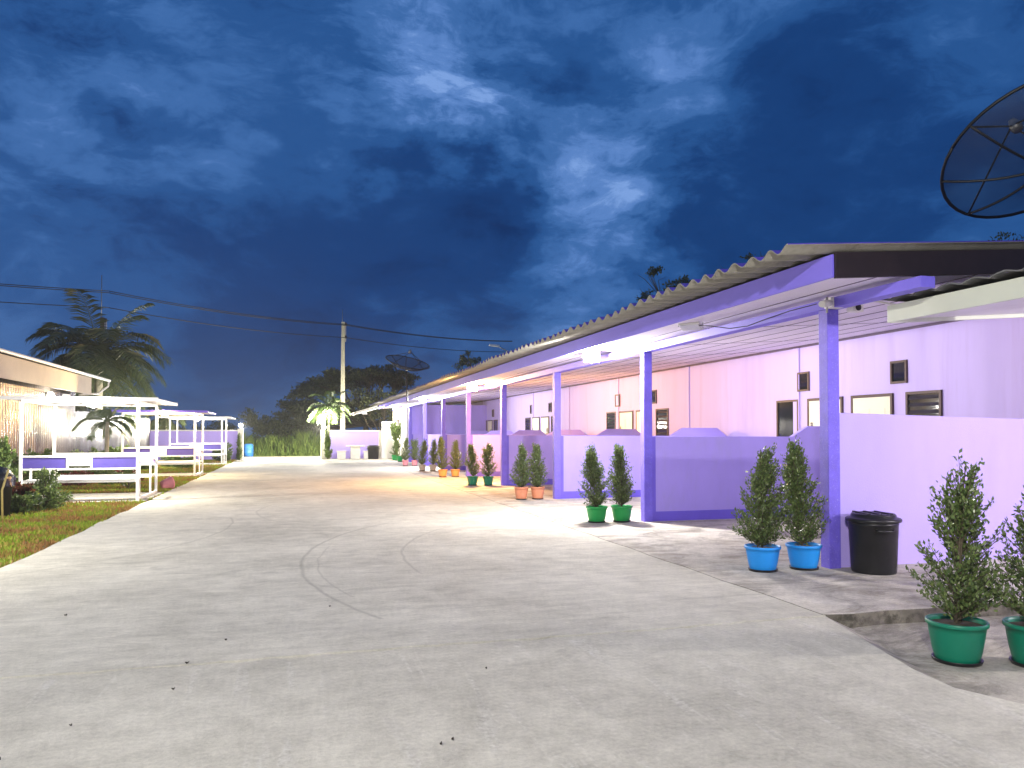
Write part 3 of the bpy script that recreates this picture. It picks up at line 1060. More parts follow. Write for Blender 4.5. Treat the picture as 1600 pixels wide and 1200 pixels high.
WHT = (1.0, .97, .92)
COOL = (.93, .96, 1.0)
AMB = (1.0, .57, .21)
GF = 'floodlights along the carport eave'
flood('flood_light', 'brightest lit white floodlight under the eave, nearer of the white ones', (5.2, 13.1, 2.89), (-.35, -.85, -.5), 'lampw', 1000, WHT, .30, GF)
flood('flood_light', 'amber glowing floodlight under the motel eave', (5.2, 22.95, 2.89), (-.35, -.85, -.5), 'lampa', 1800, AMB, .30, GF)
flood('flood_light', 'lit white floodlight under the eave just past the amber one', (5.2, 32.5, 2.89), (-.35, -.85, -.5), 'lampw', 1000, WHT, .26, GF)
flood('flood_light', 'lit white floodlight above the white store wall at the far end', (5.2, 42.0, 2.89), (-.35, -.85, -.5), 'lampw', 600, WHT, .26, GF)
flood('flood_light', 'unlit white floodlight with loose cable under the near eave', (5.2, 9.44, 2.945), (-.2, -.2, -1), None, size=.3, group=GF)
flood('flood_light', 'unlit white floodlight under the small awning by the gate', (3.7, 44.0, 2.62), (-.4, -.6, -1), None, size=.3, group=GF)
# loose cable
o = MB().tube([(5.25, 9.44, 2.985), (5.3, 9.1, 2.93), (5.42, 8.8, 2.86), (5.55, 8.6, 2.87), (5.66, 8.35, 2.93), (5.672, 7.9, 2.96), (5.672, 7.4, 2.965)], .006, 6).build('cable', M['wire'])
tag(o, 'thin dark cable looping from the unlit floodlight to the first beam', 'cable')
# bracket box and tube lamp at the top of the first column
t = thing('security_lamp', 'white tubular lamp and junction box at the top of the first column', 'light', (5.66, 7.16, 2.93))
MB().box(-.03, .14, -.05, .07, -.05, .06).build('junction_box', M['white'], t, bevel=.006)
MB().tube([(-.02, -.02, .0), (-.12, -.08, -.02), (-.22, -.14, -.04)], [.035, .042, .036], 12).build('lamp_head', M['white'], t)
MB().tube([(-.10, -.07, .05), (-.10, -.07, -.12)], .012, 8).build('bracket', M['metal'], t)
o = MB().tube([(5.86, 7.2, 2.97), (6.2, 7.15, 2.985), (6.6, 7.18, 2.95), (7.0, 7.15, 2.99), (7.4, 7.2, 3.0)], .012, 6).build('conduit', M['white'])
tag(o, 'white conduit running along the end wall ceiling from the first column', 'pipe')
t = thing('speaker_box', 'small black-faced white box under the carport ceiling near the first column', 'speaker', (6.35, 7.6, 2.98))
MB().box(-.08, .08, -.05, .05, -.05, .05).build('case', M['white'], t, bevel=.006)
MB().lathe([(.04, 0), (.04, .004), (.0, .004)], 16, (0, -.056, 0), mat=Matrix.Rotation(R(90), 3, 'X')).build('grille', M['dark'], t)

# lamps that light the forecourt from outside the frame
flood('wall_lamp', 'lit floodlight on the annex wall under its tiled eave', (9.46, 2.5, 2.42), (-1, .15, -.35), 'lampw', 780, (1, .95, .87), .3, None, .08, .06)
t = thing('lamp_post', 'tall white lamp post on the lawn behind the viewer', 'street lamp', (-3.6, -4.5, -.04))
MB().tube([(0, 0, 0), (0, 0, 5.2), (.2, .15, 5.5), (.6, .45, 5.6)], [.06, .045, .035, .03], 10).build('pole', M['white'], t)
MB().box(.45, .85, .35, .65, 5.56, 5.66).build('lamp_head', M['metal'], t, bevel=.02)
MB().box(.5, .8, .4, .6, 5.552, 5.558).build('lens', M['lampw'], t)
ld = bpy.data.lights.new('lamp_light', 'POINT')
ld.energy = 6400
ld.color = (1, .955, .86)
ld.shadow_soft_size = .25
lo = bpy.data.objects.new('lamp_light', ld)
COL.objects.link(lo)
lo.parent = t
lo.location = (.65, .5, 5.42)

# ------------------------------------------------------------------ satellite dishes
def dish(label, loc, D, tilt_axis, nrm, pole_to, ribs=8, pole=True):
    t = thing('satellite_dish', label, 'satellite dish', loc, 0, 'black mesh satellite dishes')
    n_ = Vector(nrm).normalized()
    q = n_.to_track_quat('Z', 'Y').to_matrix().to_4x4()
    Rr = D / 2
    dep = D * .17
    prof = [(Rr * k / 8, dep * (k / 8) ** 2 - dep * .25) for k in range(0, 9)]
    net = MB().lathe([(max(r, .01), z) for r, z in prof], 40).build('mesh_reflector', M['net'], t)
    net.matrix_local = q
    rim = MB()
    pts = [(Rr * math.cos(a), Rr * math.sin(a), dep * .75) for a in [2 * math.pi * k / 40 for k in range(41)]]
    rim.tube(pts, D * .010, 6)
    r_ = rim.build('rim', M['mesh_rib'], t)
    r_.matrix_local = q
    for k in range(ribs):
        a = 2 * math.pi * k / ribs + .3
        b_ = MB().tube([(r * math.cos(a), r * math.sin(a), z - .004) for r, z in prof], D * .008, 5).build('rib', M['mesh_rib'], t)
        b_.matrix_local = q
    f = dep * .75 + D * .24
    for k in range(4):
        a = 2 * math.pi * k / 4 + .3
        b_ = MB().tube([(Rr * .97 * math.cos(a), Rr * .97 * math.sin(a), dep * .7), (.05, .0, f)], D * .006, 5).build('strut', M['mesh_rib'], t)
        b_.matrix_local = q
    fd = MB().lathe([(.0, f - .06), (.055, f - .06), (.07, f), (.04, f + .1), (0, f + .1)], 14).build('feed_horn', M['metal'], t)
    fd.matrix_local = q
    pl = MB().tube([(0, 0, -dep * .2), (0, 0, -.25), pole_to[0], pole_to[1]], .028, 8).build('pole', M['mesh_rib'], t)
    return t


dish('large black mesh satellite dish over the motel roof, cut by the right edge', (7.60, 6.24, 4.36), 1.82, None, (.115, .56, .82), ((.0, .0, -.4), (.0, .0, -.98)), 8)
dish('small distant black mesh satellite dish on a thin pole at the eave', (4.2, 30.3, 4.10), 1.75, None, (.16, -.34, .92), ((.0, 0, -.4), (.04, 0, -1.35)), 8)


# ------------------------------------------------------------------ potted shrubs
def shrub_mesh(name, H, Rmax, seed, ntw=70, leafL=.038, mat='leaf', profile=None, stems=1):
    g = np.random.default_rng(seed)
    Ps, Ds = [], []
    st_ = MB()
    for s_ in range(stems):
        bx, by = (g.normal(size=2) * .02)
        lx, ly = g.normal(size=2) * .05
        hh = H * (1 if s_ == 0 else g.uniform(.72, .97))
        pts = [(bx + lx * k / 6 + g.normal() * .006, by + ly * k / 6 + g.normal() * .006, hh * k / 6) for k in range(7)]
        st_.tube(pts, [.011 - .0012 * k for k in range(7)], 6)
        ntop = 9 if ntw > 90 else 5
        for i in range(ntw // stems + ntop):
            tt = g.uniform(.05, 1.0) ** .9 if i >= ntop else g.uniform(.86, 1.0)
            z0 = hh * max(0.03, tt - .22)
            j = min(int(z0 / hh * 6), 5)
            fr = z0 / hh * 6 - j
            b0 = np.array(pts[j]) * (1 - fr) + np.array(pts[j + 1]) * fr
            prof = profile(tt) if profile else (.55 + .45 * min(tt, .22) / .22 - .80 * (max(0, tt - .22) / .78) ** 1.45)
            rr = Rmax * max(.10, min(1.0, prof)) * g.uniform(.65, 1.12)
            a = g.random() * 2 * math.pi
            e = np.array([rr * math.cos(a) + lx * tt, rr * math.sin(a) + ly * tt, hh * tt + g.uniform(.0, .10) * H])
            st_.tube([tuple(b0), tuple(b0 * .5 + e * .5 + np.array([0, 0, -.01])), tuple(e)], [.004, .003, .0015], 4, cap=False)
            ln = np.linalg.norm(e - b0)
            m_ = max(6, int(ln / .0095))
            u = np.linspace(.18, 1.0, m_)[:, None]
            P = b0 + (e - b0) * u + g.normal(size=(m_, 3)) * .013
            D = unit(np.tile(e - b0, (m_, 1))) * .7 + g.normal(size=(m_, 3)) * .6 + np.array([0, 0, .35])
            Ps.append(P)
            Ds.append(D)
    P, D = np.concatenate(Ps), np.concatenate(Ds)
    L = leafL * g.uniform(.65, 1.25, len(P))
    v, f = leaves(P, D, L, L * .50, g)
    return st_, v, f


def potted(label, loc, pot, seed, H=1.08, Rm=.25, potD=.38, group=None, ntw=80, potH=.27, stems=2, mat='leaf', profile=None, rz=0, scale=1):
    t = thing('potted_shrub', label, 'potted plant', loc, rz, group)
    r1, r0 = potD / 2, potD / 2 * .70
    mb = MB()
    prof = [(r0 * .96, .012), (r0, .02)]
    for k in range(1, 7):
        u = k / 6
        prof.append((r0 + (r1 * .93 - r0) * (u ** .75), .02 + (potH - .05) * u))
    prof += [(r1 * .985, potH - .03), (r1, potH - .024), (r1, potH - .004), (r1 * .985, potH), (r1 * .94, potH), (r1 * .91, potH - .02), (r1 * .88, potH - .06)]
    mb.lathe(prof, 36)
    mb.build('pot', M['pot_' + pot], t)
    mb = MB()
    mb.lathe([(0.0, .0), (r0 * 1.10, 0), (r0 * 1.16, .02), (r0 * 1.16, .026), (r0 * 1.08, .024), (r0 * 1.02, .010), (0, .010)], 30)
    mb.build('saucer', M['bin'], t)
    mb = MB()
    mb.lathe([(r1 * .90, potH - .035), (r1 * .5, potH - .022), (.0, potH - .02)], 24)
    mb.build('soil', M['soil'], t)
    st_, v, f = shrub_mesh('shrub', H, Rm, seed, ntw, mat=mat, profile=profile, stems=stems)
    s_ = st_.build('stem', M['bark'], t)
    s_.location = (0, 0, potH - .03)
    o_ = np_mesh('foliage', v, f, M[mat], t)
    o_.location = (0, 0, potH - .03)
    gl = random.Random(seed)
    tilt = (R(gl.uniform(-4, 4)), R(gl.uniform(-4, 4)), R(gl.uniform(0, 360)))
    o_.rotation_euler = tilt
    s_.rotation_euler = tilt
    hs = gl.uniform(.94, 1.05)
    o_.scale = s_.scale = (1, 1, hs)
    return t


GP = 'potted shrubs in pairs along the motel row'
potted('tall open shrub in the dark green pot nearest the camera at right', (4.52, 4.42, -.112), 'green', 11, 1.13, .34, .40, GP, 120, .29, 3)
potted('shrub in dark green pot cut by the right edge of the view', (4.98, 4.20, -.112), 'green', 12, 1.02, .32, .40, GP, 112, .29, 3)


def gp(px, py):
    """ground point below the camera ray (camera height 1.5)"""
    Z = 1.5 * 1200 / (py - 677)
    X = (px - 800) / 1200 * Z
    c, s = math.cos(YAW), math.sin(YAW)
    return (X * c + Z * s, Z * c - X * s, .006)


potted('left shrub in sky-blue pot in front of the first divider', gp(1190, 891), 'blue', 13, 1.04, .30, .385, GP, 170, .27, 2)
potted('right shrub in sky-blue pot beside the first column', gp(1254, 888), 'blue', 14, 1.04, .27, .385, GP, 170, .27, 1)
potted('left shrub in bright green pot before the second column', gp(932, 816), 'bright', 15, 1.02, .29, .37, GP, 165, .27, 2)
potted('right shrub in bright green pot beside the second column', gp(971, 815), 'bright', 16, 1.02, .25, .37, GP, 165, .27, 1)
potted('left shrub in terracotta pot by the third column', gp(814.5, 780.5), 'terra', 17, .95, .26, .33, GP, 140, .28, 1)
potted('right shrub in terracotta pot by the third column', gp(840, 780), 'terra', 18, 1.0, .27, .33, GP, 140, .28, 2)
A = {}
k = 0
for (px, py, pot, lab, H_, pd) in (
        (738.5, 758.5, 'green', 'left amber-lit shrub in small dark green pot by the fourth column', .88, .34), (763, 758.5, 'green', 'right amber-lit shrub in small dark green pot by the fourth column', .92, .32),
        (692, 745.5, 'orange', 'left shrub in orange pot by the fifth column', 1.05, .33), (711.5, 745, 'orange', 'right shrub in orange pot by the fifth column', 1.05, .33),
        (660, 736, 'grey', 'left shrub in light grey pot by the sixth column', .95, .30), (676.5, 736, 'grey', 'right shrub in light grey pot by the sixth column', .95, .30),
        (633.5, 728, 'pink', 'left shrub in pink pot near the far end', .95, .30), (648, 728, 'pink', 'right shrub in pink pot near the far end', .95, .30)):
    potted(lab, gp(px, py), pot, 30 + k, H_, .25, pd, GP, 115, .26, 1 + k % 2)
    k += 1
potted('left leafy plant in bright green pot beside the open white door', gp(617, 719.5), 'bright', 51, .55, .34, .36, GP, 22, .30, 3, 'leafy')
potted('right leafy plant in bright green pot by the white store wall', gp(625, 721.5), 'bright', 52, .75, .30, .34, GP, 20, .30, 3, 'leafy')

# tall slim plant by the white wall
t = thing('climbing_plant', 'thin tall climbing plant against the white store wall', 'plant', (5.45, 43.4, .006))
st_, v, f = shrub_mesh('climber', 2.1, .38, 61, 46, .10, 'leafy', profile=lambda tt: .25 + .75 * (tt > .6), stems=2)
st_.build('stem', M['bark'], t)
np_mesh('foliage', v, f, M['leafy'], t)

# ------------------------------------------------------------------ bins
def bin_(label, loc, h, d, cat='bin', group=None):
    t = thing('trash_bin', label, cat, loc, 0, group)
    r = d / 2
    mb = MB()
    mb.lathe([(0, .0), (r * .80, 0), (r * .82, .015), (r * .90, h * .80), (r * .915, h * .805), (r * .915, h * .83), (r * .90, h * .835), (r * .905, h * .86), (r * .97, h * .865), (r * .97, h * .90)], 40)
    mb.build('body', M['bin'], t)
    mb = MB()
    mb.lathe([(r * 1.0, h * .855), (r * 1.02, h * .86), (r * 1.02, h * .90), (r * .97, h * .915), (r * .84, h * .925), (r * .82, h * .965), (r * .78, h * .985), (r * .70, h * .99), (r * .66, h * .975), (r * .3, h * .982), (0, h * .985)], 40)
    for a in (-.12, 0, .12):
        mb.bar((-r * .6, a, h * .99), (r * .6, a + .02, h * .99), .03, .018)
    mb.build('lid', M['bin'], t)
    for sgn in (-1, 1):
        mb = MB()
        x_ = sgn * r * .88
        mb.tube([(x_, -.09, h * .74), (x_ + sgn * .045, -.085, h * .73), (x_ + sgn * .05, 0, h * .725), (x_ + sgn * .045, .085, h * .73), (x_, .09, h * .74)], .013, 8)
        mb.build('handle', M['bin'], t)
    return t


bb = bin_('lidded black plastic bin in front of the bright end wall', (6.02, 6.96, .006), .64, .55)
bb.rotation_euler = (0, 0, R(75))
bin_('dark lidded bin beside the boundary wall at the far end', (4.35, 45.2, 0.008), .8, .75)
t = thing('bagged_bin', 'bin topped with a crumpled black bag at the left edge', 'bin', (-5.22, 16.0, -.04))
MB().lathe([(0, 0), (.2, 0), (.25, .7), (.26, .72)], 24).build('body', M['bin'], t)
mb = MB()
g = random.Random(3)
prof = [(.27, .60), (.29, .68), (.28, .76), (.22, .84), (.13, .9), (.03, .93)]
mb.lathe(prof, 24)
mb.v = [(x * (1 + g.uniform(-.14, .14)), y * (1 + g.uniform(-.14, .14)), z + g.uniform(-.03, .03)) for x, y, z in mb.v]
mb.build('bag', M['blackbag'], t)
o = MB().tube([(-4.93, 15.4, -.04), (-4.96, 15.45, .5), (-4.88, 15.5, .86)], .018, 7).build('bamboo_stake', M['bamboo'])
tag(o, 'pale bamboo stake stuck in the lawn at the left edge', 'stake')

# ------------------------------------------------------------------ gazebos
def gazebo(label, y0, x0=-5.66, x1=-3.37, dp=2.35, seed=0):
    t = thing('gazebo', label, 'gazebo', (0, y0, 0), 0, 'white steel bench gazebos on the lawn')
    y1 = dp
    pw = .06
    H_ = 2.17
    for xx_ in (x0, x1):
        for yy_ in (0, y1):
            MB().box(xx_ - pw / 2, xx_ + pw / 2, yy_ - pw / 2, yy_ + pw / 2, .0, H_).build('post', M['steelw'], t, bevel=.004)
    # roof
    mb = MB()
    mb.hexa([(x0 - .45, -.22, H_ + .075), (x1 + .42, -.22, H_ + .05), (x1 + .42, y1 + .3, H_ + .05), (x0 - .45, y1 + .3, H_ + .075),
             (x0 - .45, -.22, H_ + .10), (x1 + .42, -.22, H_ + .075), (x1 + .42, y1 + .3, H_ + .075), (x0 - .45, y1 + .3, H_ + .10)], 0)
    rf = mb.build('roof', M['steelw'], t, bevel=.004)
    mb = MB()
    mb.box(x0 - .47, x1 + .44, -.235, -.225, H_ + .04, H_ + .12)
    mb.box(x0 - .47, x1 + .44, y1 + .305, y1 + .315, H_ + .04, H_ + .12)
    mb.box(x1 + .424, x1 + .436, -.224, y1 + .304, H_ + .03, H_ + .095)
    mb.build('edge_trim', M['trim'] if seed == 1 else M['steelw'], rf)
    mb = MB()
    mb.box(x0, x1, -.025, .025, H_ + .002, H_ + .05)
    mb.box(x0, x1, y1 - .025, y1 + .025, H_ + .002, H_ + .05)
    mb.box(x0 - .025, x0 + .025, .027, y1 - .027, H_ + .002, H_ + .05)
    mb.box(x1 - .025, x1 + .025, .027, y1 - .027, H_ + .002, H_ + .048)
    for k in range(1, 4):
        xm = x0 + (x1 - x0) * k / 4
        mb.box(xm - .015, xm + .015, .027, y1 - .027, H_ + .01, H_ + .048)
    mb.build('roof_frame', M['steelw'], t)
    # floor rails
    mb = MB()
    mb.box(x1 - .03, x1 + .03, .032, y1 - .032, .012, .065)
    mb.box(x0 - .03, x0 + .03, .032, y1 - .032, .012, .065)
    mb.build('floor_rail', M['steelw'], t)
    # benches: near one shows its back, far one its front
    for nm, ya, sg in (('near', 0, 1), ('far', y1, -1)):
        mb = MB()
        xa, xb = x0 + .032, x1 - .032
        mb.box(xa, xb, ya - .02, ya + .02, .98, 1.02)
        mb.box(xa, xb, ya - .02, ya + .02, .70, .74)
        w_ = xb - xa
        cuts = [xa + w_ * .385, xa + w_ * .60]
        for cx_ in cuts:
            mb.box(cx_ - .018, cx_ + .018, ya - .018, ya + .018, .742, .978)
        br_ = mb.build('backrest', M['steelw'], t)
        segs = [(xa, cuts[0] - .02), (cuts[1] + .02, xb)] if sg > 0 else [(xa, cuts[0] - .02), (cuts[0] + .02, cuts[1] - .02), (cuts[1] + .02, xb)]
        for (pa, pb) in segs:
            MB().box(pa + .002, pb - .002, ya - .010, ya + .010, .745, .975).build('panel', M['panel'] if sg > 0 else M['litpanel'], br_)
        mb = MB()
        ys_ = sorted((ya + sg * .04, ya + sg * .46))
        nsl = 4
        for k in range(nsl):
            a_ = ys_[0] + (ys_[1] - ys_[0]) * k / nsl
            mb.box(xa, xb, a_ + .008, a_ + .095, .462, .485)
        mb.box(xa, xb, ys_[0], ys_[0] + .04, .42, .460)
        mb.box(xa, xb, ys_[1] - .04, ys_[1], .42, .460)
        mb.build('seat', M['steelw'], t)
        for xx_ in (xa + .02, xb - .02):
            yf = ya + sg * .48
            mb = MB()
            mb.box(xx_ - .02, xx_ + .02, yf - .02, yf + .02, .067, .84)
            yl, yh = sorted((ya + sg * .035, yf))
            mb.box(xx_ - .025, xx_ + .025, yl, yh + .02, .842, .875)
            mb.box(xx_ - .018, xx_ + .018, yl, yh - .022, .44, .475) if sg > 0 else mb.box(xx_ - .018, xx_ + .018, yl + .022, yh, .44, .475)
            mb.build('armrest', M['steelw'], t)
    return t


gazebo('nearest white bench gazebo with dark purple back panels on the lawn', 18.7)
gazebo('middle white bench gazebo between the nearest one and the far one', 28.7, seed=1)
gazebo('farthest white bench gazebo, near the boundary wall', 38.9)
for y0 in (18.7, 28.7, 38.9):
    mb = MB()
    mb.extrude_xy([(-5.80, y0 - .12), (-3.19, y0 - .12), (-3.19, y0 + 2.5), (-5.80, y0 + 2.5)], -.12, .010)
    struct(mb.build('gazebo_slab', M['pad'], bevel=.006))
# lamps under the gazebo roofs
GG = 'lamps under the gazebo roofs'
flood('gazebo_lamp', 'dazzling white lamp under the front edge of the nearest gazebo roof', (-4.25, 18.62, 2.16), (0.1, -.8, -.55), 'lampw', 780, (1, .95, .82), .28, GG, .06)
flood('gazebo_lamp', 'warm amber-white lamp under the middle gazebo roof', (-4.33, 28.62, 2.16), (0.1, -.8, -.55), 'lampa', 750, (1, .78, .42), .22, GG, .06)
flood('gazebo_lamp', 'white lamp under the farthest gazebo roof', (-4.5, 38.85, 2.15), (0.1, -.8, -.55), 'lampw', 700, (1, .95, .84), .22, GG, .06)
t = thing('garden_lamp', 'white globe lamp on a short post on the lawn behind the middle gazebo', 'garden lamp', (-6.3, 34.6, -.04))
MB().tube([(0, 0, 0), (0, 0, 1.35)], .03, 8).build('post', M['white'], t)
MB().lathe([(.0, 1.35), (.09, 1.37), (.14, 1.46), (.14, 1.54), (.09, 1.63), (0, 1.65)], 20).build('globe', M['lampw'], t)
ld = bpy.data.lights.new('lamp_light', 'POINT')
ld.energy = 600
ld.color = (1, .95, .82)
ld.shadow_soft_size = .05
lo = bpy.data.objects.new('lamp_light', ld)
COL.objects.link(lo)
lo.parent = t
lo.location = (-.2, .1, 1.55)

t = thing('garden_lamp', 'white globe lamp added out of view to light the near lawn', 'garden lamp', (-5.4, 10.0, -.04))  # unseen lamp, added to brighten the near lawn
MB().tube([(0, 0, 0), (0, 0, 1.75)], .03, 8).build('post', M['white'], t)
MB().lathe([(.0, 1.75), (.09, 1.77), (.14, 1.86), (.14, 1.94), (.09, 2.03), (0, 2.05)], 20).build('globe', M['lampw'], t)
ld = bpy.data.lights.new('lamp_light', 'POINT')
ld.energy = 700
ld.color = (1, .96, .86)
ld.shadow_soft_size = .06
lo = bpy.data.objects.new('lamp_light', ld)
COL.objects.link(lo)
lo.parent = t
lo.location = (.22, .0, 1.9)

# ------------------------------------------------------------------ left shed and zinc fence
def zinc_wall(mb, x, y0, y1, z0, ztop, pitch=.21, amp=.036, m=0):
    n_ = int((y1 - y0) / pitch * 8)
    o0 = len(mb.v)
    for j in range(n_ + 1):
        yy_ = y0 + (y1 - y0) * j / n_
        sh = int(yy_ / .85)
        s_ = math.sin(2 * math.pi * yy_ / pitch)
        xx_ = x + amp * (abs(s_) ** .6) * (1 if s_ > 0 else -1) + .006 * ((sh * 7919) % 5 - 2) / 2
        zt = ztop + .03 * (((sh * 104729) % 7) - 3) / 3
        mb.v.append((xx_, yy_, z0))
        mb.v.append((xx_ + .004 * ((sh * 31) % 3), yy_, zt))
    for j in range(n_):
        a = o0 + 2 * j
        mb.face((a, a + 1, a + 3, a + 2), m, True)


shed = thing('shed_building', 'zinc-walled shed with a wide beige fascia board at the left', 'building')
mb = MB()
zinc_wall(mb, -7.7, 9.0, 31.0, -.05, 3.3)
mb.build('zinc_wall', M['zinc'], shed)
mb = MB()
mb.box(-12, -7.73, 30.9, 31.0, -.05, 3.3)
mb.box(-12, -7.75, 9.0, 30.8, -.05, 3.28)
mb.build('inner_wall', M['beige'], shed)
mb = MB()
mb.box(-7.06, -7.02, 8.6, 30.4, 2.87, 3.47)
mb.build('fascia', M['beige'], shed, bevel=.004)
mb = MB()
mb.box(-7.70, -7.065, 8.6, 30.4, 3.30, 3.325)
mb.build('soffit', M['beige'], shed)
mb = MB()
mb.hexa([(-12.5, 8.4, 4.6), (-6.93, 8.4, 3.50), (-6.93, 32.6, 3.50), (-12.5, 32.6, 4.6), (-12.5, 8.4, 4.66), (-6.93, 8.4, 3.57), (-6.93, 32.6, 3.57), (-12.5, 32.6, 4.66)])
mb.build('roof', M['fibre'], shed, bevel=.01)
mb = MB()
mb.tube([(-6.9, 8.4, 3.52), (-6.9, 32.6, 3.52)], .05, 8)
mb.tube([(-6.9, 32.5, 3.50), (-6.93, 32.5, 3.3), (-7.2, 32.2, 3.0), (-7.6, 31.2, 2.9)], .035, 8)
mb.build('gutter', M['white'], shed)
fence = thing('zinc_fence', 'corrugated zinc sheet fence running on from the shed to the boundary wall', 'fence')
mb = MB()
zinc_wall(mb, -7.72, 31.05, 45.9, -.05, 2.3)
mb.build('sheets', M['zinc'], fence)
for k in range(6):
    MB().box(-7.86, -7.78, 31.5 + k * 2.7, 31.58 + k * 2.7, -.1, 2.35).build('post', M['bark'], fence)
flood('wall_lamp', 'lit white floodlight high on the zinc shed wall', (-7.55, 27.6, 2.72), (1, -.3, -.3), 'lampw', 170, WHT, .26, 'floodlights on the zinc wall', .07)
flood('wall_lamp', 'unlit round-faced floodlight right of the lit one on the zinc wall', (-7.55, 29.4, 2.74), (.7, -.8, -.2), None, size=.26, group='floodlights on the zinc wall')

# ------------------------------------------------------------------ boundary walls, gate posts, table
w_ = thing('boundary_wall', 'lavender boundary wall with white coping left of the gate', 'wall')
MB().box(-14, -3.15, 46.0, 46.15, -.15, 1.62).build('wall', M['lav'], w_)
MB().box(-14, -3.15, 45.97, 46.18, 1.622, 1.69).build('coping', M['white'], w_, bevel=.004)
MB().box(-3.148, -2.85, 45.9, 46.2, -.15, 1.76).build('end_post', M['whitewall'], w_, bevel=.006)
w_ = thing('boundary_wall', 'lavender boundary wall with white coping behind the stone table', 'wall')
MB().box(1.75, 5.0, 46.5, 46.65, -.15, 1.60).build('wall', M['lav'], w_)
MB().box(1.75, 5.0, 46.47, 46.68, 1.602, 1.68).build('coping', M['white'], w_, bevel=.004)
MB().box(1.42, 1.748, 46.4, 46.72, -.15, 1.70).build('end_post', M['whitewall'], w_, bevel=.006)
MB().box(4.78, 4.95, 46.38, 46.495, -.15, 1.58).build('buttress', M['whitewall'], w_)


def globe_lamp(label, loc, post_h, power, color=WHT, r=.11, lx_=.1):
    t = thing('globe_lamp', label, 'lamp', loc, 0, 'globe lamps at the gate')
    MB().tube([(0, 0, 0), (0, 0, post_h)], .03, 8).build('stem', M['white'], t)
    MB().lathe([(0, post_h), (r * .6, post_h + .01), (r, post_h + r * .8), (r * .95, post_h + r * 1.2), (r * .6, post_h + r * 1.8), (0, post_h + r * 2)], 20).build('globe', M['lampw'], t)
    ld = bpy.data.lights.new('lamp_light', 'POINT')
    ld.energy = power
    ld.color = color
    ld.shadow_soft_size = .05
    lo = bpy.data.objects.new('lamp_light', ld)
    COL.objects.link(lo)
    lo.parent = t
    lo.location = (lx_, r + .16, post_h + r)
    return t


globe_lamp('glowing globe lamp on the end post of the left boundary wall', (-3.0, 46.05, 1.762), .08, 2000, (1, .93, .75))
globe_lamp('glowing globe lamp on the right gate post below the twin lamp', (1.58, 46.5, 1.702), .03, 3500, (1, .93, .72), .13, -.15)
t = thing('twin_lamp_post', 'white two-armed lamp post beside the gate palm', 'lamp post', (1.55, 46.15, .008))
MB().tube([(-.08, 0, 0), (-.08, 0, 2.75)], .03, 8).build('pole', M['white'], t)
MB().tube([(.08, 0, 0), (.08, 0, 2.75)], .03, 8).build('pole', M['white'], t)
MB().tube([(-.5, 0, 2.75), (.32, 0, 2.78)], .025, 8).build('arm', M['white'], t)
MB().lathe([(0, -.05), (.10, -.03), (.12, .03), (.06, .10), (0, .11)], 16, (-.52, -.02, 2.72)).build('lamp_head', M['lampoff'], t)
MB().lathe([(0, -.08), (.10, -.05), (.13, .03), (.07, .10), (0, .11)], 16, (.38, -.05, 2.74)).build('lamp_head', M['lampw'], t)
ld = bpy.data.lights.new('lamp_light', 'POINT')
ld.energy = 240
ld.color = (1, .94, .74)
ld.shadow_soft_size = .05
lo = bpy.data.objects.new('lamp_light', ld)
COL.objects.link(lo)
lo.parent = t
lo.location = (.38, -.2, 2.55)
t = thing('stone_table', 'pale stone pedestal table in front of the boundary wall', 'table', (3.35, 45.5, .006))
MB().box(-.52, .52, -.35, .35, .72, .79).build('table_top', M['stone'], t, bevel=.012)
MB().box(-.27, .27, -.18, .18, 0, .718).build('pedestal', M['stone'], t, bevel=.012)
for lab, x_ in (('pale stone block stool left of the stone table', 2.55), ('pale stone block stool right of the stone table', 4.05)):
    t = thing('stone_stool', lab, 'stool', (x_, 45.3, .006), 0, 'stone stools at the table')
    MB().box(-.27, .27, -.2, .2, .42, .48).build('seat', M['stone'], t, bevel=.012)
    MB().box(-.23, .23, -.17, .17, 0, .418).build('base', M['stone'], t, bevel=.01)
t = thing('plastic_barrel', 'blue plastic barrel standing in the grass beyond the gate', 'barrel', (-2.9, 52.15, -.02))
mb = MB()
mb.lathe([(0, 0), (.26, 0), (.29, .03), (.30, .25), (.31, .27), (.30, .29), (.30, .55), (.31, .57), (.30, .59), (.28, .78), (.22, .84), (0, .85)], 28)
mb.build('body', M['barrel'], t)
MB().lathe([(0, .855), (.05, .855), (.05, .89), (0, .89)], 12, (.1, 0, 0)).build('bung', M['dark'], t)

# ------------------------------------------------------------------ utility poles and wires
def upole(label, loc, H_, rod, pm='pole'):
    t = thing('utility_pole', label, 'utility pole', loc, 0, 'concrete utility poles')
    MB().hexa([(-.17, -.13, 0), (.17, -.13, 0), (.17, .13, 0), (-.17, .13, 0), (-.10, -.08, H_), (.10, -.08, H_), (.10, .08, H_), (-.10, .08, H_)]).build('pole', M[pm], t, bevel=.01)
    MB().tube([(-.05, -.06, H_ - .5), (-.05, -.06, H_ + rod)], .022, 6).build('lightning_rod', M['metal'], t)
    for z_ in (H_ - .15, H_ - 1.0):
        MB().lathe([(0, -.09), (.06, -.09), (.08, -.03), (.05, 0), (.08, .03), (.06, .09), (0, .09)], 12, (.17, -.12, z_)).build('insulator', M['dark'], t)
    MB().box(.101, .2, -.06, .06, H_ - 1.3, H_ - .05).build('bracket', M['metal'], t)
    for z_ in (3.0, 3.5):
        MB().box(-.19, .19, -.15, .15, z_, z_ + .1).build('strap', M['dark'], t)
    return t


upole('pale concrete utility pole rising behind the right boundary wall', (2.95, 51.3, -.15), 8.95, .8)
upole('far utility pole mostly hidden behind the coconut palm', (-9.75, 44.3, -.15), 7.7, 2.2, 'bark')


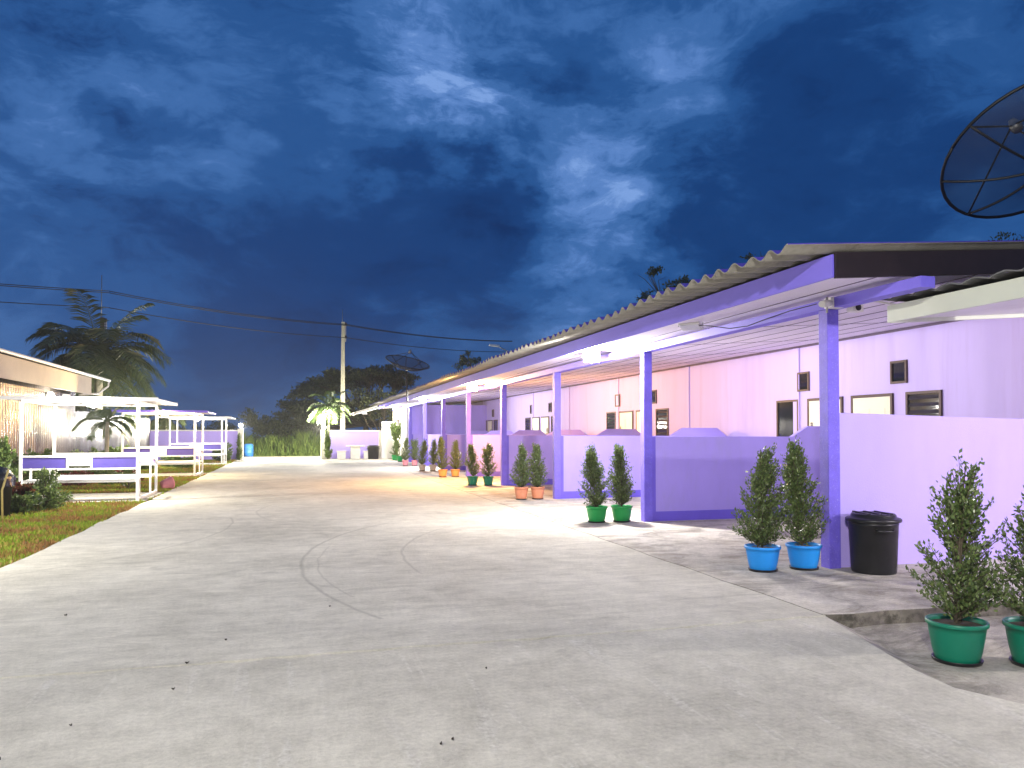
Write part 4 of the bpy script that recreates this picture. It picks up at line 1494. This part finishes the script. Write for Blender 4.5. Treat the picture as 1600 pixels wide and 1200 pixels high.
def wire(label, a, b, sag):
    a, b = Vector(a), Vector(b)
    pts = [a.lerp(b, k / 24) - Vector((0, 0, sag * 4 * (k / 24) * (1 - k / 24))) for k in range(25)]
    o_ = MB().tube(pts, .022, 5).build('power_line', M['wire'])
    tag(o_, label, 'power line', 'power lines on the utility poles')


P1, P2, P3, P0 = (2.95, 51.2), (-9.6, 44.2), (16.5, 58.5), (-30, 33)
for zz, dz, nm in ((8.62, 0, 'upper'), (8.58, .05, 'second'), (7.75, 0, 'lowest')):
    wire(f'{nm} power line from the coconut palm to the gate utility pole', (P2[0] + .17, P2[1] - .1, zz + .3 - dz), (P1[0] + .17, P1[1] - .1, zz - dz * .5), .25)
    wire(f'{nm} power line from the gate utility pole to beyond the roof', (P1[0] + .17, P1[1] - .1, zz - dz * .5), (P3[0], P3[1], zz + .2), .25)
    wire(f'{nm} power line from the coconut palm off the left edge', (P2[0] + .17, P2[1] - .1, zz + .3 - dz), (P0[0], P0[1], zz - .1), .3)
# street lamp behind the roof
t = thing('street_lamp', 'unlit street lamp reaching up from behind the motel roof', 'street lamp', (14.8, 49.0, -.15))
MB().tube([(0, 0, 0), (0, 0, 6.2), (-.5, 0, 6.7), (-2.0, -.3, 7.35)], [.08, .06, .045, .035], 8).build('pole', M['metal'], t)
MB().hexa([(-2.65, -.42, 7.38), (-1.95, -.42, 7.30), (-1.95, -.18, 7.30), (-2.65, -.18, 7.38), (-2.6, -.40, 7.50), (-1.95, -.40, 7.45), (-1.95, -.2, 7.45), (-2.6, -.2, 7.50)]).build('lamp_head', M['white'], t, bevel=.02)

# ------------------------------------------------------------------ trees
def tree(label, loc, trunk_h, clumps, nleaf, leafL, mat='leafdark', seed=1, group=None, name='leafy_tree', tr=.16, branchy=True):
    g = np.random.default_rng(seed)
    t = thing(name, label, 'tree', loc, 0, group)
    mb = MB()
    top = Vector((g.normal() * .2, g.normal() * .2, trunk_h))
    mb.tube([(0, 0, 0), tuple(top * .5 + Vector((g.normal() * .08, g.normal() * .08, 0))), tuple(top)], [tr, tr * .8, tr * .62], 9)
    for (cx, cy, cz, rx, ry, rz_) in clumps:
        c = Vector((cx, cy, cz))
        m_ = top.lerp(c, .5) + Vector((g.normal() * .25, g.normal() * .25, -.15 * abs(cz - trunk_h) + g.normal() * .15))
        mb.tube([tuple(top - Vector((0, 0, .2))), tuple(m_), tuple(c)], [tr * .45, tr * .28, tr * .08], 6, cap=False)
        for k in range(6):
            d = Vector(unit(g.normal(size=(1, 3)))[0])
            e = c + Vector((d.x * rx, d.y * ry, abs(d.z) * rz_))
            mb.tube([tuple(m_.lerp(c, .6)), tuple(c.lerp(e, .5) + Vector((0, 0, -.1))), tuple(e)], [tr * .10, tr * .07, tr * .03], 4, cap=False)
    mb.build('trunk', M['bark'], t)
    vol = np.array([c[3] * c[4] * c[5] for c in clumps]) ** .7
    cnt = (nleaf * vol / vol.sum()).astype(int)
    Ps, Ds = [], []
    for (cx, cy, cz, rx, ry, rz_), m_ in zip(clumps, cnt):
        sub = max(5, m_ // 55)
        sd = unit(g.normal(size=(sub, 3)))
        sr2 = g.random((sub, 1)) ** .45
        sc_ = sd * sr2
        sc_[:, 2] = np.where(sc_[:, 2] < -.4, -sc_[:, 2] * .5, sc_[:, 2])
        pick = g.integers(0, sub, m_)
        loc_ = sc_[pick] + g.normal(size=(m_, 3)) * .13
        Ps.append(loc_ * np.array([rx, ry, rz_]) + np.array([cx, cy, cz]))
        Ds.append(loc_ + g.normal(size=(m_, 3)) * .8)
    P, D = np.concatenate(Ps), np.concatenate(Ds)
    L = leafL * g.uniform(.6, 1.3, len(P))
    v, f = leaves(P, D, L, L * .6, g)
    np_mesh('crown', v, f, M[mat], t)
    return t


GT = 'trees beyond the walls'
g = np.random.default_rng(5)
cl = []
for k in range(30):
    a = g.random() * 2 * math.pi
    rr = g.random() ** .5
    x_ = 7.2 * rr * math.cos(a)
    cl.append((x_, 4.5 * rr * math.sin(a), 6.75 - 3.6 * (rr * abs(math.cos(a))) ** 2.0 + g.normal() * .4, g.uniform(1.3, 2.2), g.uniform(1.2, 1.8), g.uniform(.5, .85)))
for k in range(10):
    cl.append((g.uniform(-6.5, 5), g.uniform(-3, 3), g.uniform(1.6, 4), 1.5, 1.4, .8))
tree('broad umbrella-shaped dark rain tree behind the gate utility pole', (6.2, 70, -.15), 2.6, cl, 26000, .22, seed=5, group=GT, name='rain_tree', tr=.35)
cl = [(g.uniform(-3.2, 3.2), g.uniform(-2, 2), g.uniform(1.2, 3.8), 1.5, 1.3, .95) for _ in range(14)]
tree('low dark thicket tree left of the rain tree beyond the gate', (-1.6, 66, -.15), 1.2, cl, 9000, .2, seed=6, group=GT, tr=.2)
cl = [(g.uniform(-2.4, 2.4), g.uniform(-2, 2), g.uniform(1.5, 4.2), 1.3, 1.2, .9) for _ in range(12)]
tree('bushy green tree behind the stone table wall', (6.2, 55.5, -.15), 1.2, cl, 7000, .16, seed=7, group=GT, tr=.16)
cl = [(g.uniform(-2.2, 2.2), g.uniform(-1.6, 1.6), 7.55 + g.uniform(-.7, .6), .6, .6, .4) for _ in range(16)]
tree('feathery dark treetop showing over the middle of the motel roof', (15.7, 26.8, -.15), 5.6, cl, 3600, .11, seed=8, group=GT)
cl = [(g.uniform(-1.6, 1.6), g.uniform(-1.6, 1.6), 7.2 + g.uniform(-.8, .5), .8, .8, .45) for _ in range(8)]
tree('faint treetop over the roof at the right edge', (22.6, 19.7, -.15), 5.8, cl, 2600, .10, seed=9, group=GT)
cl = [(g.uniform(-1.3, 1.3), g.uniform(-1.3, 1.3), 6.4 + g.uniform(-1.4, 1.0), .9, .9, .7) for _ in range(8)]
tree('small tree over the roof next to the unlit street lamp', (12.6, 54.5, -.15), 4.8, cl, 2200, .16, seed=10, group=GT)
cl = [(g.uniform(-3.6, 3.6), g.uniform(-2, 2), g.uniform(1.8, 4.3), 1.7, 1.5, 1.0) for _ in range(14)]
tree('dark rounded tree behind the coconut palm at left', (-13.5, 42, -.15), 1.8, cl, 9000, .2, seed=12, group=GT, tr=.2)
for i, (x_, y_, s_) in enumerate(((-13, 62, 2.0), (-8, 70, 2.0), (-18, 58, 2.2), (14, 74, 3.0), (22, 70, 3.6))):
    cl = [(g.uniform(-3, 3) , g.uniform(-2, 2), g.uniform(.8, 1.0) * s_ * .8 + g.uniform(-.5, .7), 1.6, 1.4, .8) for _ in range(10)]
    lab = ('low dark tree on the horizon behind the middle gazebo', 'low dark tree on the horizon between the far gazebo and the thicket', 'low dark tree on the horizon left of the middle gazebo',
           'dark tree rising behind the gate end of the motel roof', 'far dark tree behind the motel roof')[i]
    tree(lab, (x_, y_, -.15), 1.0, cl, 4500, .2, seed=20 + i, group=GT)


def palm(label, loc, H_, nf, FL, mat='palm', seed=1, tr=.14, lean=(0, 0), droop=1.0, group='palms', leafW=.045, up=.5):
    g = np.random.default_rng(seed)
    t = thing('palm_tree', label, 'palm', loc, 0, group)
    mb = MB()
    pts = [(lean[0] * (k / 8) ** 1.5, lean[1] * (k / 8) ** 1.5, H_ * k / 8) for k in range(9)]
    mb.tube(pts, [tr * (1.25 if k == 0 else 1.0 - .035 * k) for k in range(9)], 12)
    mb.build('trunk', M['palmbark'], t)
    top = np.array(pts[-1])
    for i in range(nf):
        a = 2 * math.pi * (i * .382) + g.normal() * .15
        el = up + 1.05 * (i / nf) - .55 + g.normal() * .08
        el = 1.16 - 1.55 * (i / nf) ** .85 * droop + g.normal() * .12
        L = FL * g.uniform(.85, 1.08)
        n_ = 14
        p = top.copy()
        dirv = np.array([math.cos(a) * math.cos(el), math.sin(a) * math.cos(el), math.sin(el)])
        rach = [p.copy()]
        for k in range(n_):
            p = p + dirv * L / n_
            dirv = dirv + np.array([0, 0, -.095 * (1 + k / n_) * droop]) * max(.35, math.hypot(dirv[0], dirv[1]) + .2)
            dirv = dirv / np.linalg.norm(dirv)
            rach.append(p.copy())
        rach = np.array(rach)
        mbf = MB()
        mbf.tube([tuple(q) for q in rach], [.022 * (1 - k / (n_ + 1)) + .004 for k in range(n_ + 1)], 5, cap=False)
        side = unit(np.array([[-math.sin(a), math.cos(a), 0]]))[0]
        nl = 46
        Pv, Fv = [], []
        o0 = len(mbf.v)
        for k in range(nl):
            u = .12 + .88 * k / nl
            j = min(int(u * n_), n_ - 1)
            fr = u * n_ - j
            base = rach[j] * (1 - fr) + rach[j + 1] * fr
            dv = unit((rach[j + 1] - rach[j])[None])[0]
            ll = FL * .27 * math.sin(math.pi * (.12 + .8 * u)) ** .7 * g.uniform(.85, 1.1)
            for sg in (-1, 1):
                d1 = unit((side * sg * .85 + dv * .55 + np.array([0, 0, -.10 + g.normal() * .12]))[None])[0]
                m1 = base + d1 * ll * .5
                e1 = base + d1 * ll + np.array([0, 0, -.22 * ll * droop])
                wv_ = dv * leafW * .5
                q0 = len(mbf.v)
                mbf.v += [tuple(base - wv_ * .5), tuple(base + wv_ * .5), tuple(m1 + wv_), tuple(e1), tuple(m1 - wv_)]
                mbf.face((q0, q0 + 1, q0 + 2, q0 + 3, q0 + 4), 0)
        mbf.build('frond', M[mat], t)
    return t


palm('large coconut palm with a shaggy crown behind the shed roof', (-7.95, 35.6, -.05), 4.65, 44, 3.4, seed=3, tr=.2, droop=1.0, leafW=.055)
palm('second darker palm left of the large coconut palm', (-13.2, 33.6, -.05), 4.0, 24, 3.1, seed=4, tr=.17, droop=1.1, leafW=.055)
palm('slim lit palm beside the gate lamp post', (1.86, 46.2, .0), 3.05, 16, 1.6, 'palmlit', seed=5, tr=.085, droop=.95, leafW=.03)
palm('small palm showing above the far gazebo roof', (-7.2, 48.0, -.1), 2.5, 12, 1.6, seed=6, tr=.1)
palm('slim palm with pale trunk behind the nearest gazebo', (-5.6, 26.2, -.04), 1.9, 9, 1.1, 'palmlit', seed=7, tr=.07, leafW=.03)

# ------------------------------------------------------------------ garden plants at left
def bush(label, loc, H_, Rm, seed, mat='leafbed', ntw=40, leafL=.07, group='garden shrubs on the lawn', stems=3, profile=None):
    t = thing('garden_shrub', label, 'shrub', loc, 0, group)
    st_, v, f = shrub_mesh('bush', H_, Rm, seed, ntw, leafL, mat, profile=profile, stems=stems)
    st_.build('stem', M['bark'], t)
    np_mesh('foliage', v, f, M[mat], t)
    return t


rnd = lambda tt: .55 + .6 * math.sin(math.pi * min(tt, .9))
bush('spreading green shrub standing on the lawn before the nearest gazebo', (-4.76, 17.2, -.04), .78, .46, 101, 'leaf', 60, .06, stems=2)
bush('low red-leaved shrub beside the left bench end of the nearest gazebo', (-5.35, 17.5, -.04), .48, .34, 102, 'leafred', 40, .10, profile=rnd)
bush('dark low shrub left of the red-leaved one', (-5.0, 16.7, -.04), .34, .34, 103, 'leaf', 40, .07, profile=rnd)
bush('tall bright green shrub at the left edge behind the bagged bin', (-6.3, 19.6, -.04), 1.35, .50, 104, 'leafbed', 70, .08)
bush('round green shrub by the zinc wall seen through the nearest gazebo', (-6.9, 22.6, -.04), .95, .5, 105, 'leafbed', 50, .08, profile=rnd)
bush('yellow-green shrub by the zinc wall beside the far left gazebo post', (-6.9, 24.3, -.04), 1.05, .45, 106, 'leafy', 46, .08, profile=rnd)
bush('grey-green shrub by the zinc wall behind the nearest gazebo', (-6.95, 26.5, -.04), .85, .55, 107, 'leafbed', 50, .08, profile=rnd)
bush('dark green shrub by the zinc wall between the first two gazebos', (-6.95, 28.6, -.04), .95, .55, 108, 'leaf', 55, .08, profile=rnd)
bush('leafy shrub by the zinc wall left of the middle gazebo', (-6.9, 31.2, -.04), .95, .55, 109, 'leafbed', 55, .08, profile=rnd)
bush('last leafy shrub by the zinc fence before the globe garden lamp', (-6.9, 33.8, -.04), 1.0, .55, 110, 'leafy', 50, .08, profile=rnd)
bush('small bare-stemmed shrub on the bright lawn behind the nearest gazebo', (-4.35, 22.9, -.04), .62, .38, 111, 'leaf', 16, .06, stems=3)
bush('dark bushy shrub at the foot of the left boundary wall near the gate', (-3.75, 43.6, -.04), .95, .55, 112, 'leaf', 60, .09, profile=rnd)
bush('slim dark vine on the end post of the left boundary wall', (-3.05, 45.75, -.04), 1.45, .16, 113, 'leaf', 36, .08)
bush('white-speckled leafy vine on the right gate post', (1.80, 45.8, 0.006), 1.5, .24, 114, 'leafy', 40, .10)
for i, (x_, y_) in enumerate(((-6.6, 23.6), (-6.0, 24.4), (-5.4, 24.9), (-4.9, 25.5))):
    bush(('leftmost red flowering plant of the bed behind the nearest gazebo', 'second red flowering plant from the left in the garden bed', 'third red flowering plant from the left in the garden bed', 'rightmost red flowering plant of the garden bed')[i],
         (x_, y_, -.04), .42, .42, 120 + i, 'leafred' if i % 2 else 'leaf', 30, .09, 'red flowering plants in the bed', profile=rnd)
for i, (x_, y_) in enumerate(((-5.9, 34.6), (-4.6, 35.4), (-5.2, 36.9))):
    bush(('left green plant in the bed before the far gazebo', 'right green plant in the bed before the far gazebo', 'rear green plant in the bed before the far gazebo')[i], (x_, y_, -.04), .5, .45, 130 + i, 'leafbed', 30, .09, 'green bed plants before the far gazebo', profile=rnd)
t = thing('fallen_pot', 'pinkish flower pot lying on its side by the nearest gazebo', 'flower pot', (-3.42, 22.25, .13), .6)
mb = MB()
mb.lathe([(0, 0), (.10, 0), (.15, .24), (.165, .25), (.165, .28), (.14, .28), (.09, .03), (0, .03)], 24, mat=Matrix.Rotation(R(78), 3, 'Y'))
mb.build('pot', M['pot_pink'], t)

# dead leaves and chips on the road
for i, (px, py, s_) in enumerate(((107, 961, .02), (275, 1075, .016), (296, 1035, .018), (356, 999, .014), (117, 1131, .012), (708, 1153, .013), (690, 1160, .012), (517, 947, .014), (760, 1043, .010), (8, 1184, .013))):
    x_, y_, _ = gp(px, py)
    g2 = random.Random(i)
    s_ *= .55
    mb = MB()
    n_ = 7
    pts = [(s_ * (1 + .5 * g2.random()) * math.cos(2 * math.pi * k / n_), .6 * s_ * (1 + .5 * g2.random()) * math.sin(2 * math.pi * k / n_), 0.004 + .012 * g2.random()) for k in range(n_)]
    mb.extrude_xy([(p[0], p[1]) for p in pts], 0.001, .006)
    mb.v = [(a_, b_, c_ + .010 * abs(a_) / s_) for a_, b_, c_ in mb.v]
    o = mb.build('dead_leaf', M['debris'])
    o.location = (x_, y_, 0)
    o.rotation_euler = (0, 0, g2.random() * 6)
    o['label'] = 'small dark dead leaf lying on the pale concrete road'
    o['category'] = 'leaf'
    o['group'] = 'dead leaves on the road'

# ------------------------------------------------------------------ thin haze added to give the lamps a glow
hm = bpy.data.materials.new('glow_haze')
hm.use_nodes = True
t = hm.node_tree
t.nodes.clear()
out = nd(t, 'ShaderNodeOutputMaterial')
pv = nd(t, 'ShaderNodeVolumePrincipled', i_Density=.0008)
pv.inputs['Color'].default_value = (.92, .94, .98, 1)
pv.inputs['Anisotropy'].default_value = .2
lk(t, pv.outputs[0], out.inputs['Volume'])
o = MB().box(-245, 245, -85, 405, -1.2, 11.5).build('haze', hm)
tag(o, 'thin haze added to glow faintly round the lamps', 'haze', kind='stuff')
sc.cycles.volume_bounces = 0
